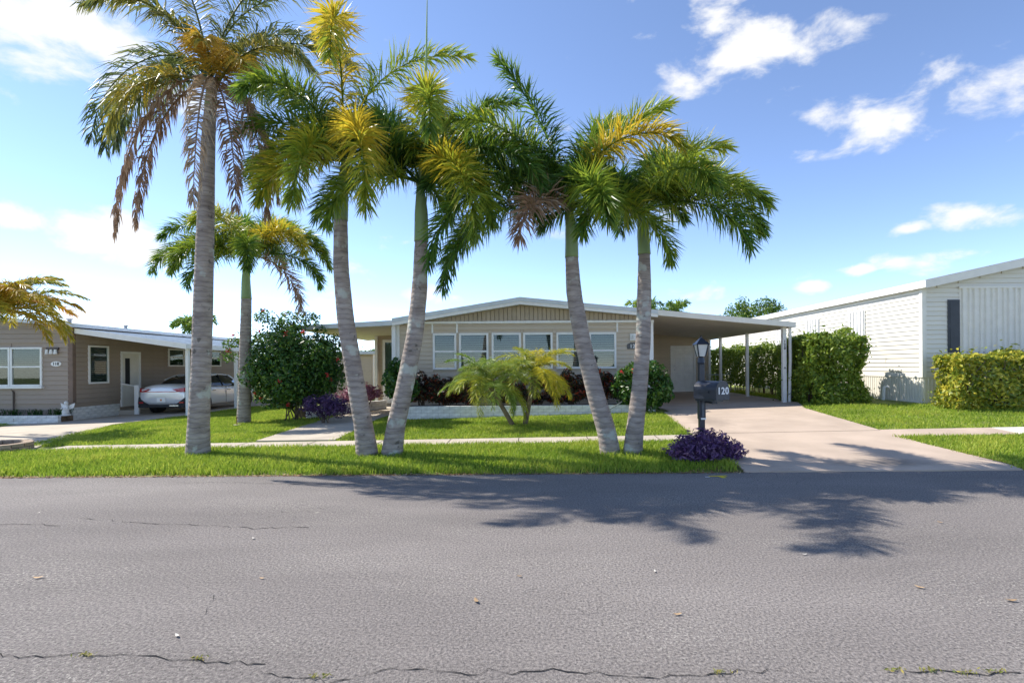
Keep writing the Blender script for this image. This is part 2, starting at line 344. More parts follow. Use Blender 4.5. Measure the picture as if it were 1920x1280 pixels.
def build_ground():
    xs = sorted(set(list(np.arange(-30, 30.1, 1.0)) + [-400, -200, -100, -60, -16, 14, 60, 100, 200, 400]))
    ys = sorted(set([-60, -20, 0, 6.5, 7.2, 7.35, 7.4, 7.55] + list(np.arange(8, 30, 1.0)) + [14, 35, 50, 80, 150, 400, 900]))
    V = [(x, y, g(x, y) - (0.012 if y > 7.3 else 0.06)) for y in ys for x in xs]; n = len(xs)
    Fc = np.array([(j * n + i, j * n + i + 1, (j + 1) * n + i + 1, (j + 1) * n + i) for j in range(len(ys) - 1) for i in range(n - 1)])
    o = npmesh('ground', V, [Fc], pm('turf_soil', (0.15, 0.19, 0.04), 0.95, 0.35, 2.5, bump=0.5, bscale=50, col2=(0.24, 0.28, 0.06), detail=9)); o['kind'] = 'structure'
    rng = random.Random(4); edge = [(x, 7.36 + rng.uniform(-0.025, 0.035)) for x in np.arange(-80, 80.1, 0.35)]
    mb = MB(); k = len(edge)
    mb.add([(x, -14, 0.0) for x, y in edge] + [(x, y, 0.0) for x, y in edge] + [(x, y, -0.06) for x, y in edge],
           [(i, i + 1, k + i + 1, k + i) for i in range(k - 1)] + [(k + i, k + i + 1, 2 * k + i + 1, 2 * k + i) for i in range(k - 1)])
    o = mb.build('road', asphalt); o['kind'] = 'structure'
    return o
ROAD = build_ground()
def xy(*pp): return [tuple(P(*p)[:2]) for p in pp]
SW0, SW1 = P(900, 832.5).y, P(900, 822.5).y
DRV = [(P(1402, 888).x, 7.37), (P(1299, 814).x, P(1299, 814).y), (P(1245, 773).x, P(1245, 773).y), (3.62, P(1245, 773).y + 0.05), (3.62, 22.0), (7.95, 22.0), (7.75, 15.0), tuple(P(1508, 765)[:2]), tuple(P(1648, 806)[:2]), tuple(P(1725, 830)[:2]), (P(1915, 880).x, 7.37)]
def stain(mat, c, rx, ry, col):
    nt = mat.node_tree; N = nt.nodes; L = nt.links; b = N['Principled BSDF']; src = b.inputs['Base Color'].links[0].from_socket; tc = N.new('ShaderNodeTexCoord')
    mp = N.new('ShaderNodeMapping'); mp.inputs['Location'].default_value = (-c[0] / rx, -c[1] / ry, 0); mp.inputs['Scale'].default_value = (1 / rx, 1 / ry, 0); L.new(tc.outputs['Object'], mp.inputs[0])
    ln = N.new('ShaderNodeVectorMath'); ln.operation = 'LENGTH'; L.new(mp.outputs[0], ln.inputs[0]); nz = N.new('ShaderNodeTexNoise'); nz.inputs['Scale'].default_value = 5; nz.inputs['Detail'].default_value = 8; L.new(tc.outputs['Object'], nz.inputs[0])
    ad = N.new('ShaderNodeMath'); ad.operation = 'ADD'; L.new(ln.outputs['Value'], ad.inputs[0]); L.new(nz.outputs[0], ad.inputs[1]); mr = N.new('ShaderNodeMapRange'); L.new(ad.outputs[0], mr.inputs[0]); mr.inputs[1].default_value = .75; mr.inputs[2].default_value = 1.5; mr.inputs[3].default_value = .6; mr.inputs[4].default_value = 0
    mx = N.new('ShaderNodeMix'); mx.data_type = 'RGBA'; L.new(mr.outputs[0], mx.inputs[0]); L.new(src, mx.inputs[6]); mx.inputs[7].default_value = (*col, 1); L.new(mx.outputs[2], b.inputs['Base Color'])
stain(drive, P(1660, 868), 1.0, .32, (.11, .10, .085)); stain(drive, P(1330, 790), .5, 1.2, (.24, .19, .15))
DS = sheet('driveway', DRV, 0.012, drive)
def joint(parent, a, b, off, w=.008):
    a, b = Vector(a), Vector(b); n = max(2, int((b - a).length / .3)); d = (b - a).normalized(); q = Vector((-d.y, d.x)) * w; vs = []
    for i in range(n + 1):
        p = a.lerp(b, i / n)
        for sg in (-1, 1): x, y = p.x + sg * q.x, p.y + sg * q.y; vs.append((x, y, g(x, y) + off))
    MB().add(vs, [(2 * i, 2 * i + 1, 2 * i + 3, 2 * i + 2) for i in range(n)]).build('joint', pm('joint_dirt', (.10, .085, .065), 1), parent)
joint(DS, (3.75, 14.0), (7.6, 14.0), .016); joint(DS, DRV[1], (P(1690, 818).x, SW1 + .1), .016)
SWK = sheet('sidewalk', [(-9.3, SW0), (DRV[1][0] + 0.02, SW0), (DRV[1][0] + 0.02, SW1), (-9.3, SW1)], 0.010, concrete)
for k in range(9): joint(SWK, (-8.4 + k * 1.35, SW0), (-8.4 + k * 1.35, SW1), .014)
xr0, xr1 = P(1700, 822).x, 30
sheet('sidewalk', [(6.3, SW0 + 0.12), (9.3, SW0 + 0.12), (9.3, SW1 + 0.2), (6.3, SW1 + 0.2)], 0.008, drive)
sheet('sidewalk', [(9.32, SW0 + 0.12), (40, SW0 + 0.12), (40, SW1 + 0.2), (9.32, SW1 + 0.2)], 0.010, pm('pale_concrete', (0.58, 0.56, 0.48), 0.9, 0.1, 2))
PATH = xy((480, 827), (632, 779), (662, 768)) + [(-5.6, 15.6), (-5.9, 18.9), (-4.2, 18.9), (-4.15, 14.6)] + xy((737, 776), (700, 789), (629, 825))
sheet('footpath', PATH, 0.014, concrete)
LD = [(-9.25, SW0)] + [tuple(P(*p)[:2]) for p in ((98, 829), (210, 796), (351, 778), (480, 761))] + [(-11.2, 27), (-15.25, 27), (-15.25, 16.4)] + [tuple(P(*p)[:2]) for p in ((92, 786), (0, 801))] + [(-16.5, SW1 + 1.2), (-16.5, SW0)]
LD[0] = (P(98, 838).x, SW0)
sheet('driveway', LD, 0.012, concrete)

def inpoly(x, y, poly):
    ins = np.zeros(len(x), bool); n = len(poly)
    for i in range(n):
        x0, y0 = poly[i]; x1, y1 = poly[(i + 1) % n]
        if y0 == y1: continue
        c = ((y0 > y) != (y1 > y)) & (x < (x1 - x0) * (y - y0) / (y1 - y0) + x0); ins ^= c
    return ins
def gv(x, y):
    s = np.clip((y - 7.4) / 6.6, 0, 1)
    return np.where(y <= 7.35, 0, 0.03 * np.minimum(1, (y - 7.35) / 0.2) + s * (0.20 + 0.025 * np.clip(x, -16, 14)))
def grass(name, poly, dens, h, label, seed, holes=()):
    rs = np.random.RandomState(seed); xs = [p[0] for p in poly]; ys = [p[1] for p in poly]
    n = int(dens * (max(xs) - min(xs)) * (max(ys) - min(ys)))
    x = rs.uniform(min(xs), max(xs), n); y = rs.uniform(min(ys), max(ys), n)
    jx = x + rs.normal(0, 0.05, n); jy = y + rs.normal(0, 0.04, n)
    ok = inpoly(jx, jy, poly)
    ok &= (y > 7.39 + .03 * (np.sin(3.1 * x) + .8 * np.sin(7.7 * x + 1) + .6 * np.sin(17 * x))) | (rs.uniform(0, 1, n) < .12)
    ok &= rs.uniform(0, 1, n) < .62 + .6 * np.abs(np.sin(x * 1.9 + 2.2 * np.sin(y * 2.3)) * np.cos(y * 3.1 + x * .6))
    x, y = x[ok], y[ok]; n = len(x); z = gv(x, y) - 0.012
    patch = 0.5 + 0.5 * np.sin(x * 2.1 + 1.3 * np.sin(y * 1.7)) * np.sin(y * 2.7 + 1.1 * np.sin(x * 1.3))
    H = h * rs.uniform(0.55, 1.25, n) * (0.8 + 0.4 * patch); a = rs.uniform(0, 2 * np.pi, n); w = rs.uniform(0.004, 0.008, n)
    lean = rs.uniform(0.1, 0.8, n) * H; la = rs.uniform(0, 2 * np.pi, n)
    px, py = np.cos(a) * w, np.sin(a) * w; lx, ly = np.cos(la) * lean, np.sin(la) * lean
    B = np.stack([x, y, z], 1); wv = np.stack([px, py, 0 * px], 1)
    M = B + np.stack([lx * 0.35, ly * 0.35, H * 0.6], 1); T = B + np.stack([lx, ly, H], 1)
    V = np.stack([B - wv, B + wv, M - wv * 0.8, M + wv * 0.8, T], 1).reshape(-1, 3); i = np.arange(n)[:, None] * 5
    t = np.clip(rs.normal(0.45, 0.2, n) + 0.5 * (patch - 0.5) * np.abs(np.sin(x * .9 + 2 * np.sin(y))), 0, 1)
    o = npmesh(name, V, [i + np.array([[0, 1, 3, 2]]), i + np.array([[2, 3, 4]])], grassleaf, None, np.repeat(t, 5))
    return tag(o, label, 'grass', kind='stuff')
dl = P(1402, 888).x
VERGE = [(-16, 7.36), (dl - 0.05, 7.36), (DRV[1][0] - 0.03, SW0), (-8.9, SW0), (-9.2, SW0 - 0.02), (-16, SW0)]
grass('grass_verge', VERGE, 2600, 0.085, 'bright green grass strip between the road and the sidewalk', 1)
LAWN = xy((634, 823), (700, 790), (742, 777)) + [(P(775, 780).x, 13.55), (P(1238, 775).x, 13.55)] + xy((1246, 775), (1297, 813)) + [(DRV[1][0] - 0.04, SW1), (P(634, 823).x, SW1)]
grass('lawn', LAWN, 1700, 0.06, 'front lawn with two small date palms before the white planter', 2)
LAWN2 = [tuple(P(*p)[:2]) for p in ((102, 828), (212, 797), (353, 779), (478, 762), (560, 765), (640, 778), (484, 826))]
LAWN2[0] = (LAWN2[0][0], SW1); LAWN2[-1] = (LAWN2[-1][0], SW1)
grass('lawn', LAWN2, 1700, 0.06, 'lawn patch between the neighbour driveway and the front path', 3)
LAWN3 = [tuple(P(*p)[:2]) for p in ((1510, 766), (1646, 805))] + [(9.3, SW1 + 0.22), (14, SW1 + 0.22), (14, 13.3), (8.6, 13.9), (8.6, 22), (8.0, 22), (8.0, 15.3)]
grass('lawn', LAWN3, 1300, 0.06, 'right hand lawn below the cream house and its yellow hedge', 4)
grass('grass_verge', [(P(1728, 831).x - .1, SW0 + .11), tuple(P(1728, 831)[:2]), (P(1918, 879).x, 7.4), (14, 7.4), (14, SW0 + 0.1), (9.3, SW0 + 0.1)], 2200, 0.07, 'grass corner between the right sidewalk and the road', 5)
grass('lawn', [(-18, P(0, 800).y - 0.1), (P(92, 786).x, P(92, 786).y), (P(92, 786).x, 16.1), (-18, 16.1)], 1300, 0.05, 'small lawn patch below the left house planter', 6)
def litter():
    rs = np.random.RandomState(8); n = 2600
    x = np.concatenate([rs.uniform(-10, dl, n), rs.normal(2.6, 0.5, 260), rs.uniform(P(1728, 831).x, P(1918, 879).x, 150)]); y = np.concatenate([7.36 + np.abs(rs.normal(0, 0.045, n)) - 0.05, rs.normal(7.5, 0.08, 260), np.zeros(150)])
    a, b = P(1728, 831), P(1918, 879); k = x[-150:]; y[-150:] = a.y + (k - a.x) / (b.x - a.x) * (7.4 - a.y) + rs.normal(0, 0.05, 150)
    n = len(x); z = gv(x, y) + 0.006; a = rs.uniform(0, 6.28, n); l = rs.uniform(0.008, 0.028, n); w = l * rs.uniform(0.25, 0.6, n)
    ux, uy = np.cos(a), np.sin(a); C = np.stack([x, y, z], 1); U = np.stack([ux, uy, rs.uniform(-.3, .5, n)], 1); Wv = np.stack([-uy, ux, rs.uniform(-.3, .3, n)], 1)
    V = np.stack([C - U * l[:, None], C + Wv * w[:, None], C + U * l[:, None] + [0, 0, .004], C - Wv * w[:, None]], 1).reshape(-1, 3)
    o = npmesh('leaf_litter', V, [np.arange(n)[:, None] * 4 + np.array([[0, 1, 2, 3]])], litterleaf, None, np.repeat(rs.uniform(0, 1, n), 4))
    tag(o, 'brown leaf litter along the edge of the grass strip', 'leaf litter', kind='stuff')
litter()

# ------------------------------------------------------------------ walls, windows, bricks
def siding(parent, o, u, length, z0, z1, n, mat, openings=(), step=0.125, zlim=None, name='siding_board'):
    """clapboards: each board its own wedge; openings = (a0, a1, z0, z1); zlim(z) -> (a0, a1) for gables"""
    o = Vector(o); u = Vector(u); n = Vector(n); z = z0; cache = {}
    while z < z1 - 0.01:
        zt = min(z + step, z1); a0, a1 = (0, length) if zlim is None else zlim(zt)
        segs = [(a0, a1)] if a1 - a0 > 0.05 else []
        for (b0, b1, c0, c1) in openings:
            if zt > c0 + 0.01 and z < c1 - 0.01:
                ns = []
                for (s0, s1) in segs:
                    if b1 <= s0 or b0 >= s1: ns.append((s0, s1)); continue
                    if b0 - s0 > 0.01: ns.append((s0, b0))
                    if s1 - b1 > 0.01: ns.append((b1, s1))
                segs = ns
        for (s0, s1) in segs:
            key = (round(s1 - s0, 3), round(zt - z, 3))
            if key not in cache:
                l, h = key; mb = MB()
                vs = [u * a + n * d + Vector((0, 0, zz)) for a in (0, l) for (d, zz) in ((0.001, 0.014), (0.030, 0.011), (0.031, 0.02), (0.014, h), (0.001, h))]
                mb.add(vs, [(4, 3, 2, 1, 0), (5, 6, 7, 8, 9)] + [(i, (i + 1) % 5, 5 + (i + 1) % 5, 5 + i) for i in range(5)])
                ob = mb.build(name, mat, parent); cache[key] = ob.data
            else:
                ob = bpy.data.objects.new(name, cache[key]); link(ob, parent)
            ob.location = o + u * s0 + Vector((0, 0, z))
        z = zt
def window(parent, o, u, n, a0, a1, z0, z1, blinds='both', mid=True, fr=0.06, mat=None, rail=0.52):
    """white double-hung window standing on a wall; parts under it: panes, blind, rail"""
    mat = mat or white; mb = MB(); d = 0.06
    mb.obox(o, u, n, a0, a0 + fr, 0, d, z0, z1); mb.obox(o, u, n, a1 - fr, a1, 0, d, z0, z1)
    mb.obox(o, u, n, a0 + fr, a1 - fr, 0, d, z1 - fr, z1); mb.obox(o, u, n, a0 + fr, a1 - fr, 0, d + 0.012, z0, z0 + fr)
    w = mb.build('window', mat, parent, bevel=0.004)
    zm = z0 + (z1 - z0) * rail
    if mid: MB().obox(o, u, n, a0 + fr, a1 - fr, 0.012, d - 0.006, zm - 0.025, zm + 0.025).build('sash_rail', mat, w)
    MB().obox(o, u, n, a0 + fr, a1 - fr, -0.004, 0.003, z0 + fr, z1 - fr).build('painted_dark_room', dark, w)  # near-black sheet on the wall, painted as the unlit room behind
    zs = [(z0 + fr, zm - 0.025), (zm + 0.025, z1 - fr)] if mid else [(z0 + fr, z1 - fr)]
    for k, (b0, b1) in enumerate(zs):
        MB().obox(o, u, n, a0 + fr, a1 - fr, 0.030, 0.033, b0, b1).build('pane', glass, w)
    if blinds:
        bz0 = z0 + fr if blinds == 'both' else zm; mb = MB(); z = bz0 + 0.02
        while z < z1 - fr - 0.01:
            mb.obox(o, u, n, a0 + fr + 0.01, a1 - fr - 0.01, 0.006, 0.024, z, z + 0.016); z += 0.066
        mb.build('blind', blind, w)
    return w
def bricks(parent, o, u, n, length, z0, courses, bl=0.30, bh=0.085, depth=0.12, seed=1, name='brick', gz=None):
    """courses of single painted bricks with recessed joints on a mortar core"""
    o = Vector(o); u = Vector(u); n = Vector(n); rng = random.Random(seed); me = {}
    top = z0 + courses * (bh + 0.008)
    MB().obox(o, u, n, 0.006, length - 0.006, -depth + 0.006, -0.008, z0 - 0.25, top - 0.012).build('mortar_core', mortar, parent)
    for c in range(courses):
        a = -bl * (0.5 if c % 2 else 0.0) * 1.0
        while a < length - 0.02:
            s0, s1 = max(0, a), min(length, a + bl - 0.01); a += bl
            if s1 - s0 < 0.04: continue
            key = round(s1 - s0, 3)
            if key not in me:
                ob = MB().obox((0, 0, 0), u, n, 0, key, -depth, 0, 0, bh).build(name, brickw, parent, bevel=0.006); me[key] = ob.data
            else:
                ob = bpy.data.objects.new(name, me[key]); link(ob, parent)
            ob.location = o + u * s0 + n * rng.uniform(-0.006, 0.006) + Vector((0, 0, z0 + c * (bh + 0.008)))
def posts(parent, name, x, y, z0, z1, w=0.09, mat=None):
    return MB().box(x - w / 2, x + w / 2, y - w / 2, y + w / 2, z0, z1).build(name, mat or white, parent, bevel=0.006)
UX, NY = (1, 0, 0), (0, -1, 0)

# ------------------------------------------------------------------ main house
HY = 15.2; HX0, HX1 = -4.08, 3.52; FZ = 0.22
def main_house():
    h = thing('house', 'tan sided bungalow with low white gable roof, row of windows and carport', 'house', (0, HY, FZ))
    FY = HY - 0.35                                              # plane of the roof's front edge
    zr = at(975, 558, FY).z; xr = at(975, 558, FY).x; ze0 = at(735, 598, FY).z; ze1 = at(1222, 583, FY).z; xe0 = at(735, 598, FY).x
    xe1, zc1 = at(1490, 606, FY).x, at(1490, 606, FY).z
    zb = at(985, 603, HY).z                                     # white trim line under the gable
    wins = []
    for (p0, p1) in ((812, 856), (861, 916), (922, 977), (981, 1036), (1043, 1098), (1104, 1155)):
        wins.append((at(p0, 640, HY).x - HX0, at(p1, 640, HY).x - HX0, at(960, 692, HY).z, at(960, 624, HY).z))
    wall = MB().box(HX0, HX1, HY, HY + 11, FZ - 0.3, zb).build('wall', tan, h)
    siding(wall, (HX0 + 0.08, HY, 0), UX, HX1 - HX0 - 0.16, FZ - 0.1, zb - 0.06, NY, tan, [(a - 0.08, b - 0.08, c, d) for a, b, c, d in wins])
    for (a, b, c, d) in wins: window(h, (HX0, HY, 0), UX, NY, a, b, c, d, rail=0.5)
    for px in (811, 857, 1101, 1157):
        x = at(px, 615, HY).x; MB().box(x - 0.025, x + 0.025, HY - 0.035, HY - 0.001, wins[0][3] + 0.01, zb - 0.05).build('trim', white, h)
    for x in (HX0 + 0.04, HX1 - 0.04): MB().box(x - 0.08, x + 0.08, HY - 0.05, HY + 0.08, FZ - 0.1, zb - 0.05).build('corner_post', white, h, bevel=0.005)
    MB().box(HX0 - 0.05, HX1 + 0.05, HY - 0.07, HY + 0.02, zb - 0.05, zb + 0.02).build('trim', white, h, bevel=0.006)
    # gable of vertical boards
    gb = MB().prism([(HX0, HY + 0.03, zb), (HX1, HY + 0.03, zb), (HX1, HY + 0.03, ze1 - 0.12), (xr, HY + 0.03, zr - 0.12), (HX0, HY + 0.03, ze0 - 0.1)], (0, 0.1, 0)).build('gable', tan_gable, h)
    def rz(x): return ze0 + (zr - ze0) * (x - xe0) / (xr - xe0) if x < xr else zr + (zc1 - zr) * (x - xr) / (xe1 - xr)
    x = HX0
    while x < HX1 - 0.02:
        x1 = min(x + 0.128, HX1); y = HY + 0.008
        MB().prism([(x + 0.008, y - 0.02, zb + 0.021), (x1 - 0.008, y - 0.02, zb + 0.021), (x1 - 0.008, y - 0.02, rz(x1) - 0.17), (x + 0.008, y - 0.02, rz(x) - 0.17)], (0, 0.035, 0)).build('gable_board', tan_gable, gb); x = x1
    # roof slabs with pale fascia
    th = 0.17
    def slab(nm, xa, za, xb, zb_, y0, y1, t, mat): return MB().prism([(xa, y0, za), (xb, y0, zb_), (xb, y0, zb_ - t), (xa, y0, za - t)], (0, y1 - y0, 0)).build(nm, mat, h)
    slab('roof', xe0, ze0, xr, zr, FY, HY + 11.3, th, roofwhite); 
    zmid = rz(HX1 + 0.1); slab('roof', xr + 0.002, zr, HX1 + 0.1, zmid, FY, HY + 11.3, th, roofwhite)
    for (xa, za, xb, zb_) in ((xe0, ze0, xr, zr), (xr, zr, HX1 + 0.1, zmid)):
        MB().prism([(xa, FY - 0.025, za + 0.02), (xb, FY - 0.025, zb_ + 0.02), (xb, FY - 0.025, zb_ - 0.10), (xa, FY - 0.025, za - 0.10)], (0, 0.022, 0)).build('fascia', roofwhite, h)
        MB().prism([(xa, FY - 0.012, za - 0.102), (xb, FY - 0.012, zb_ - 0.102), (xb, FY - 0.012, zb_ - 0.19), (xa, FY - 0.012, za - 0.19)], (0, 0.02, 0)).build('fascia', white, h)
    # porch roof on the left, entry wing behind it
    xl, zl = at(556, 612, FY).x, at(556, 612, FY).z
    slab('porch_roof', xl, zl, xe0 - 0.002, ze0 - 0.06, FY + 0.05, HY + 6, 0.10, soffit)
    MB().prism([(xl, FY + 0.02, zl + 0.02), (xe0, FY + 0.02, ze0 - 0.03), (xe0, FY + 0.02, ze0 - 0.18), (xl, FY + 0.02, zl - 0.10)], (0, 0.025, 0)).build('fascia', roofwhite, h)
    EY = 19.0; ex0, ex1 = at(706, 650, EY).x, HX0
    ew = MB().box(ex0, ex1, EY, EY + 4, FZ - 0.3, 2.75).build('entry_wall', tan, h)
    da0, da1 = at(718, 650, EY).x - ex0, at(744, 650, EY).x - ex0; dz1 = at(720, 637, EY).z
    siding(ew, (ex0, EY, 0), UX, ex1 - ex0, FZ - 0.1, 2.74, NY, tan, [(da0, da1, FZ, dz1)])
    fr = MB(); o = (ex0, EY, 0); fr.obox(o, UX, NY, da0, da0 + 0.09, 0, 0.06, FZ, dz1); fr.obox(o, UX, NY, da1 - 0.06, da1, 0, 0.06, FZ, dz1); fr.obox(o, UX, NY, da0 + 0.09, da1 - 0.06, 0, 0.06, dz1 - 0.1, dz1); fr.obox(o, UX, NY, da0 + 0.09, da1 - 0.06, 0, 0.05, FZ, FZ + 0.25)
    d = fr.build('door', white, h); MB().obox(o, UX, NY, da0 + 0.09, da1 - 0.06, 0, 0.012, FZ + 0.25, dz1 - 0.1).build('door_panel', pm('grey_screen', (0.33, 0.33, 0.31), 0.5), d)
    MB().obox(o, UX, NY, da0 + 0.09, da1 - 0.06, 0.03, 0.034, FZ + 0.25, dz1 - 0.1).build('pane', glass, d)
    posts(h, 'porch_post', ex0 + 0.02, EY - 0.1, FZ, 2.72, 0.10); posts(h, 'porch_post', HX0 - 0.02, HY - 0.12, FZ - 0.05, ze0 - 0.17, 0.11)
    # carport on the right: roof, posts, storage room with door
    zc0 = zmid - 0.03; CYB = 22.0
    slab('carport_roof', HX1 + 0.102, zc0, xe1, zc1, FY, CYB + 3, 0.09, soffit)
    MB().prism([(HX1 + 0.1, FY - 0.03, zc0 + 0.05), (xe1 + 0.02, FY - 0.03, zc1 + 0.03), (xe1 + 0.02, FY - 0.03, zc1 - 0.12), (HX1 + 0.1, FY - 0.03, zc0 - 0.11)], (0, 0.028, 0)).build('fascia', creamtrim, h)
    MB().prism([(xe1, FY, zc1 + 0.03), (xe1 + 0.02, FY, zc1 + 0.03), (xe1 + 0.02, FY, zc1 - 0.12), (xe1, FY, zc1 - 0.12)], (0, CYB + 3 - FY, 0)).build('fascia', creamtrim, h)
    fx = [at(1470, 690, FY + 0.3).x] + [7.5] * 3; fy = [FY + 0.3, 7.5 * F / 401, 7.5 * F / 351, CYB - 0.2]
    pst = [posts(h, 'carport_post', x, y, g(x, y), zc1 - 0.05 + (xe1 - x) * 0.085, 0.11 if i == 0 else 0.09) for i, (x, y) in enumerate(zip(fx, fy))]
    x0, y0 = fx[0], fy[0]; zt = at(1466, 640, y0 - 0.06).z
    for i, ch in enumerate('120'): text_mesh(ch, 0.11, black, pst[0], (x0, y0 - 0.058, zt - i * 0.10), (1, 0, 0), (0, 0, 1), 'number')
    text_mesh('A', 0.08, black, pst[0], (x0, y0 - 0.058, zt - 0.78), (1, 0, 0), (0, 0, 1), 'letter')
    MB().tube([(x0 + 0.19, y0 + 0.02, zc1 - 0.1), (x0 + 0.20, y0 + 0.02, 1.7), (x0 + 0.16, y0 + 0.02, g(x0, y0))], 0.045, 8).build('downspout', white, h)
    sx0, sx1 = HX1, at(1331, 690, CYB).x
    sw = MB().box(sx0, sx1, CYB, CYB + 3, 0.1, 3.05).build('storage_wall', tan, h)
    gd = g(6, CYB) + 0.02; a0, a1 = at(1257, 690, CYB).x - sx0, at(1304, 690, CYB).x - sx0; dz = at(1280, 648, CYB).z
    siding(sw, (sx0, CYB, 0), UX, sx1 - sx0, gd, 3.04, NY, tan, [(a0, a1, gd, dz)])
    o = (sx0, CYB, 0); fr = MB(); fr.obox(o, UX, NY, a0, a0 + 0.09, 0, 0.05, gd, dz); fr.obox(o, UX, NY, a1 - 0.09, a1, 0, 0.05, gd, dz); fr.obox(o, UX, NY, a0 + 0.09, a1 - 0.09, 0, 0.05, dz - 0.09, dz)
    d = fr.build('door', white, h); b0, b1, zt = a0 + 0.09, a1 - 0.09, dz - 0.09
    MB().obox(o, UX, NY, b0 + 0.003, b1 - 0.003, 0, 0.025, gd, zt - 0.003).build('door_leaf', white, d)
    wd = (b1 - b0 - 0.36) / 2
    for k in range(2):
        for (q0, q1) in ((0.12, 0.40), (0.48, 0.80), (0.86, 0.95)):
            s = b0 + 0.12 + k * (wd + 0.12); MB().obox(o, UX, NY, s, s + wd, 0.025, 0.036, gd + q0 * (zt - gd), gd + q1 * (zt - gd)).build('door_panel', white, d, bevel=0.01)
    MB().tube([(sx0 + b0 + 0.07, CYB - 0.02, gd + 0.95), (sx0 + b0 + 0.07, CYB - 0.08, gd + 0.95)], [0.02, 0.03], 10).build('door_knob', pm('steel', (0.6, 0.6, 0.6), 0.3, metal=1), d)
    MB().tube([(sx0 + b0 + 0.07, CYB - 0.02, gd + 1.12), (sx0 + b0 + 0.07, CYB - 0.045, gd + 1.12)], 0.022, 10).build('deadbolt', MATS['steel'], d)
    # wall lamp and number plaque
    lx, lz = at(1187, 632, HY).x, at(1187, 632, HY).z
    w = MB().box(lx - 0.10, lx + 0.10, HY - 0.06, HY - 0.012, lz - 0.10, lz + 0.10).build('wall_lamp', white, h, bevel=0.006)
    MB().tube([(lx, HY - 0.09, lz - 0.06), (lx, HY - 0.09, lz + 0.06)], 0.045, 12).build('lamp_glass', pm('frosted_glass', (0.75, 0.74, 0.7), 0.3), w)
    px, pz = at(1188, 648.5, HY).x, at(1188, 648.5, HY).z
    mb = MB(); mb.prism([(px - 0.2, HY - 0.012, pz - 0.09), (px + 0.2, HY - 0.012, pz - 0.09), (px + 0.2, HY - 0.012, pz + 0.05), (px + 0.1, HY - 0.012, pz + 0.1), (px - 0.1, HY - 0.012, pz + 0.1), (px - 0.2, HY - 0.012, pz + 0.05)], (0, -0.032, 0))
    q = mb.build('number_plaque', pm('slate', (0.12, 0.115, 0.11), 0.6), h); text_mesh('120', 0.15, white, q, (px, HY - 0.047, pz - 0.01), (1, 0, 0), (0, 0, 1), 'number')
    return h
main_house()
def brick_planter(name, label, p0, p1, courses, seed, depth=0.12, z=None):
    a, b = Vector((p0[0], p0[1], 0)), Vector((p1[0], p1[1], 0)); u = (b - a).normalized(); n = Vector((u.y, -u.x, 0)); z0 = z if z is not None else min(g(a.x, a.y), g(b.x, b.y)) - 0.02
    t = thing(name, label, 'planter', (a.x, a.y, z0)); bricks(t, a, u, n, (b - a).length, z0, courses, seed=seed, depth=depth); return t, a, u, n, z0
PY = P(1000, 778).y
for lab, x0, x1, sd_ in (('long white painted brick planter wall under the front windows', P(766, 779).x, P(1237, 775).x, 3),):
    t, a, u, n, z0 = brick_planter('brick_planter', lab, (x0, PY), (x1, PY), 4, sd_)
    bricks(t, (x1, PY + 0.12, 0), (0, 1, 0), (1, 0, 0), HY - PY - 0.15, z0, 4, seed=8)
    MB().box(x0 + 0.02, x1 - 0.13, PY + 0.125, HY - 0.03, z0 - 0.1, z0 + 0.30).build('soil_bed', soil, t)
a_, b_ = P(662, 768), P(722, 758)
t, a, u, n, z0 = brick_planter('brick_planter', 'low tan brick planter beside the front path holding plum leaved plants', (-6.55, 14.9), (-5.05, 17.6), 4, 5)
MB().prism([(-6.62, 15.1, z0 + 0.3), (-5.22, 17.6, z0 + 0.3), (-5.8, 17.7, z0 + 0.3), (-7.1, 15.2, z0 + 0.3)], (0, 0, -0.4)).build('soil_bed', soil, t)

# small shed and hedge behind the porch
def shed():
    Y = 24; x0, x1 = at(600, 650, Y).x, at(697, 650, Y).x; zt = at(690, 664, Y).z
    h = thing('shed', 'small tan garden shed with white flat roof behind the flowering bush', 'shed', (x1, Y, 0.2))
    w = MB().box(x0, x1, Y, Y + 2.5, -0.1, zt).build('wall', tan, h); a0, a1 = at(668, 680, Y).x - x0, at(676, 680, Y).x - x0
    wz0, wz1 = at(672, 694, Y).z, at(672, 671, Y).z
    siding(w, (x0, Y, 0), UX, x1 - x0, 0.05, zt - 0.03, NY, tan, [(a0, a1, wz0, wz1)])
    window(h, (x0, Y, 0), UX, NY, a0 - 0.3, a1, wz0, wz1, blinds=None)
    MB().box(x0 - 0.2, x1 + 0.3, Y - 0.3, Y + 2.8, zt, zt + 0.14).build('roof', roofwhite, h)
    MB().tube([(x1 + 0.12, Y - 0.1, zt), (x1 + 0.10, Y - 0.08, 0.1)], 0.04, 8).build('downspout', white, h)
shed()

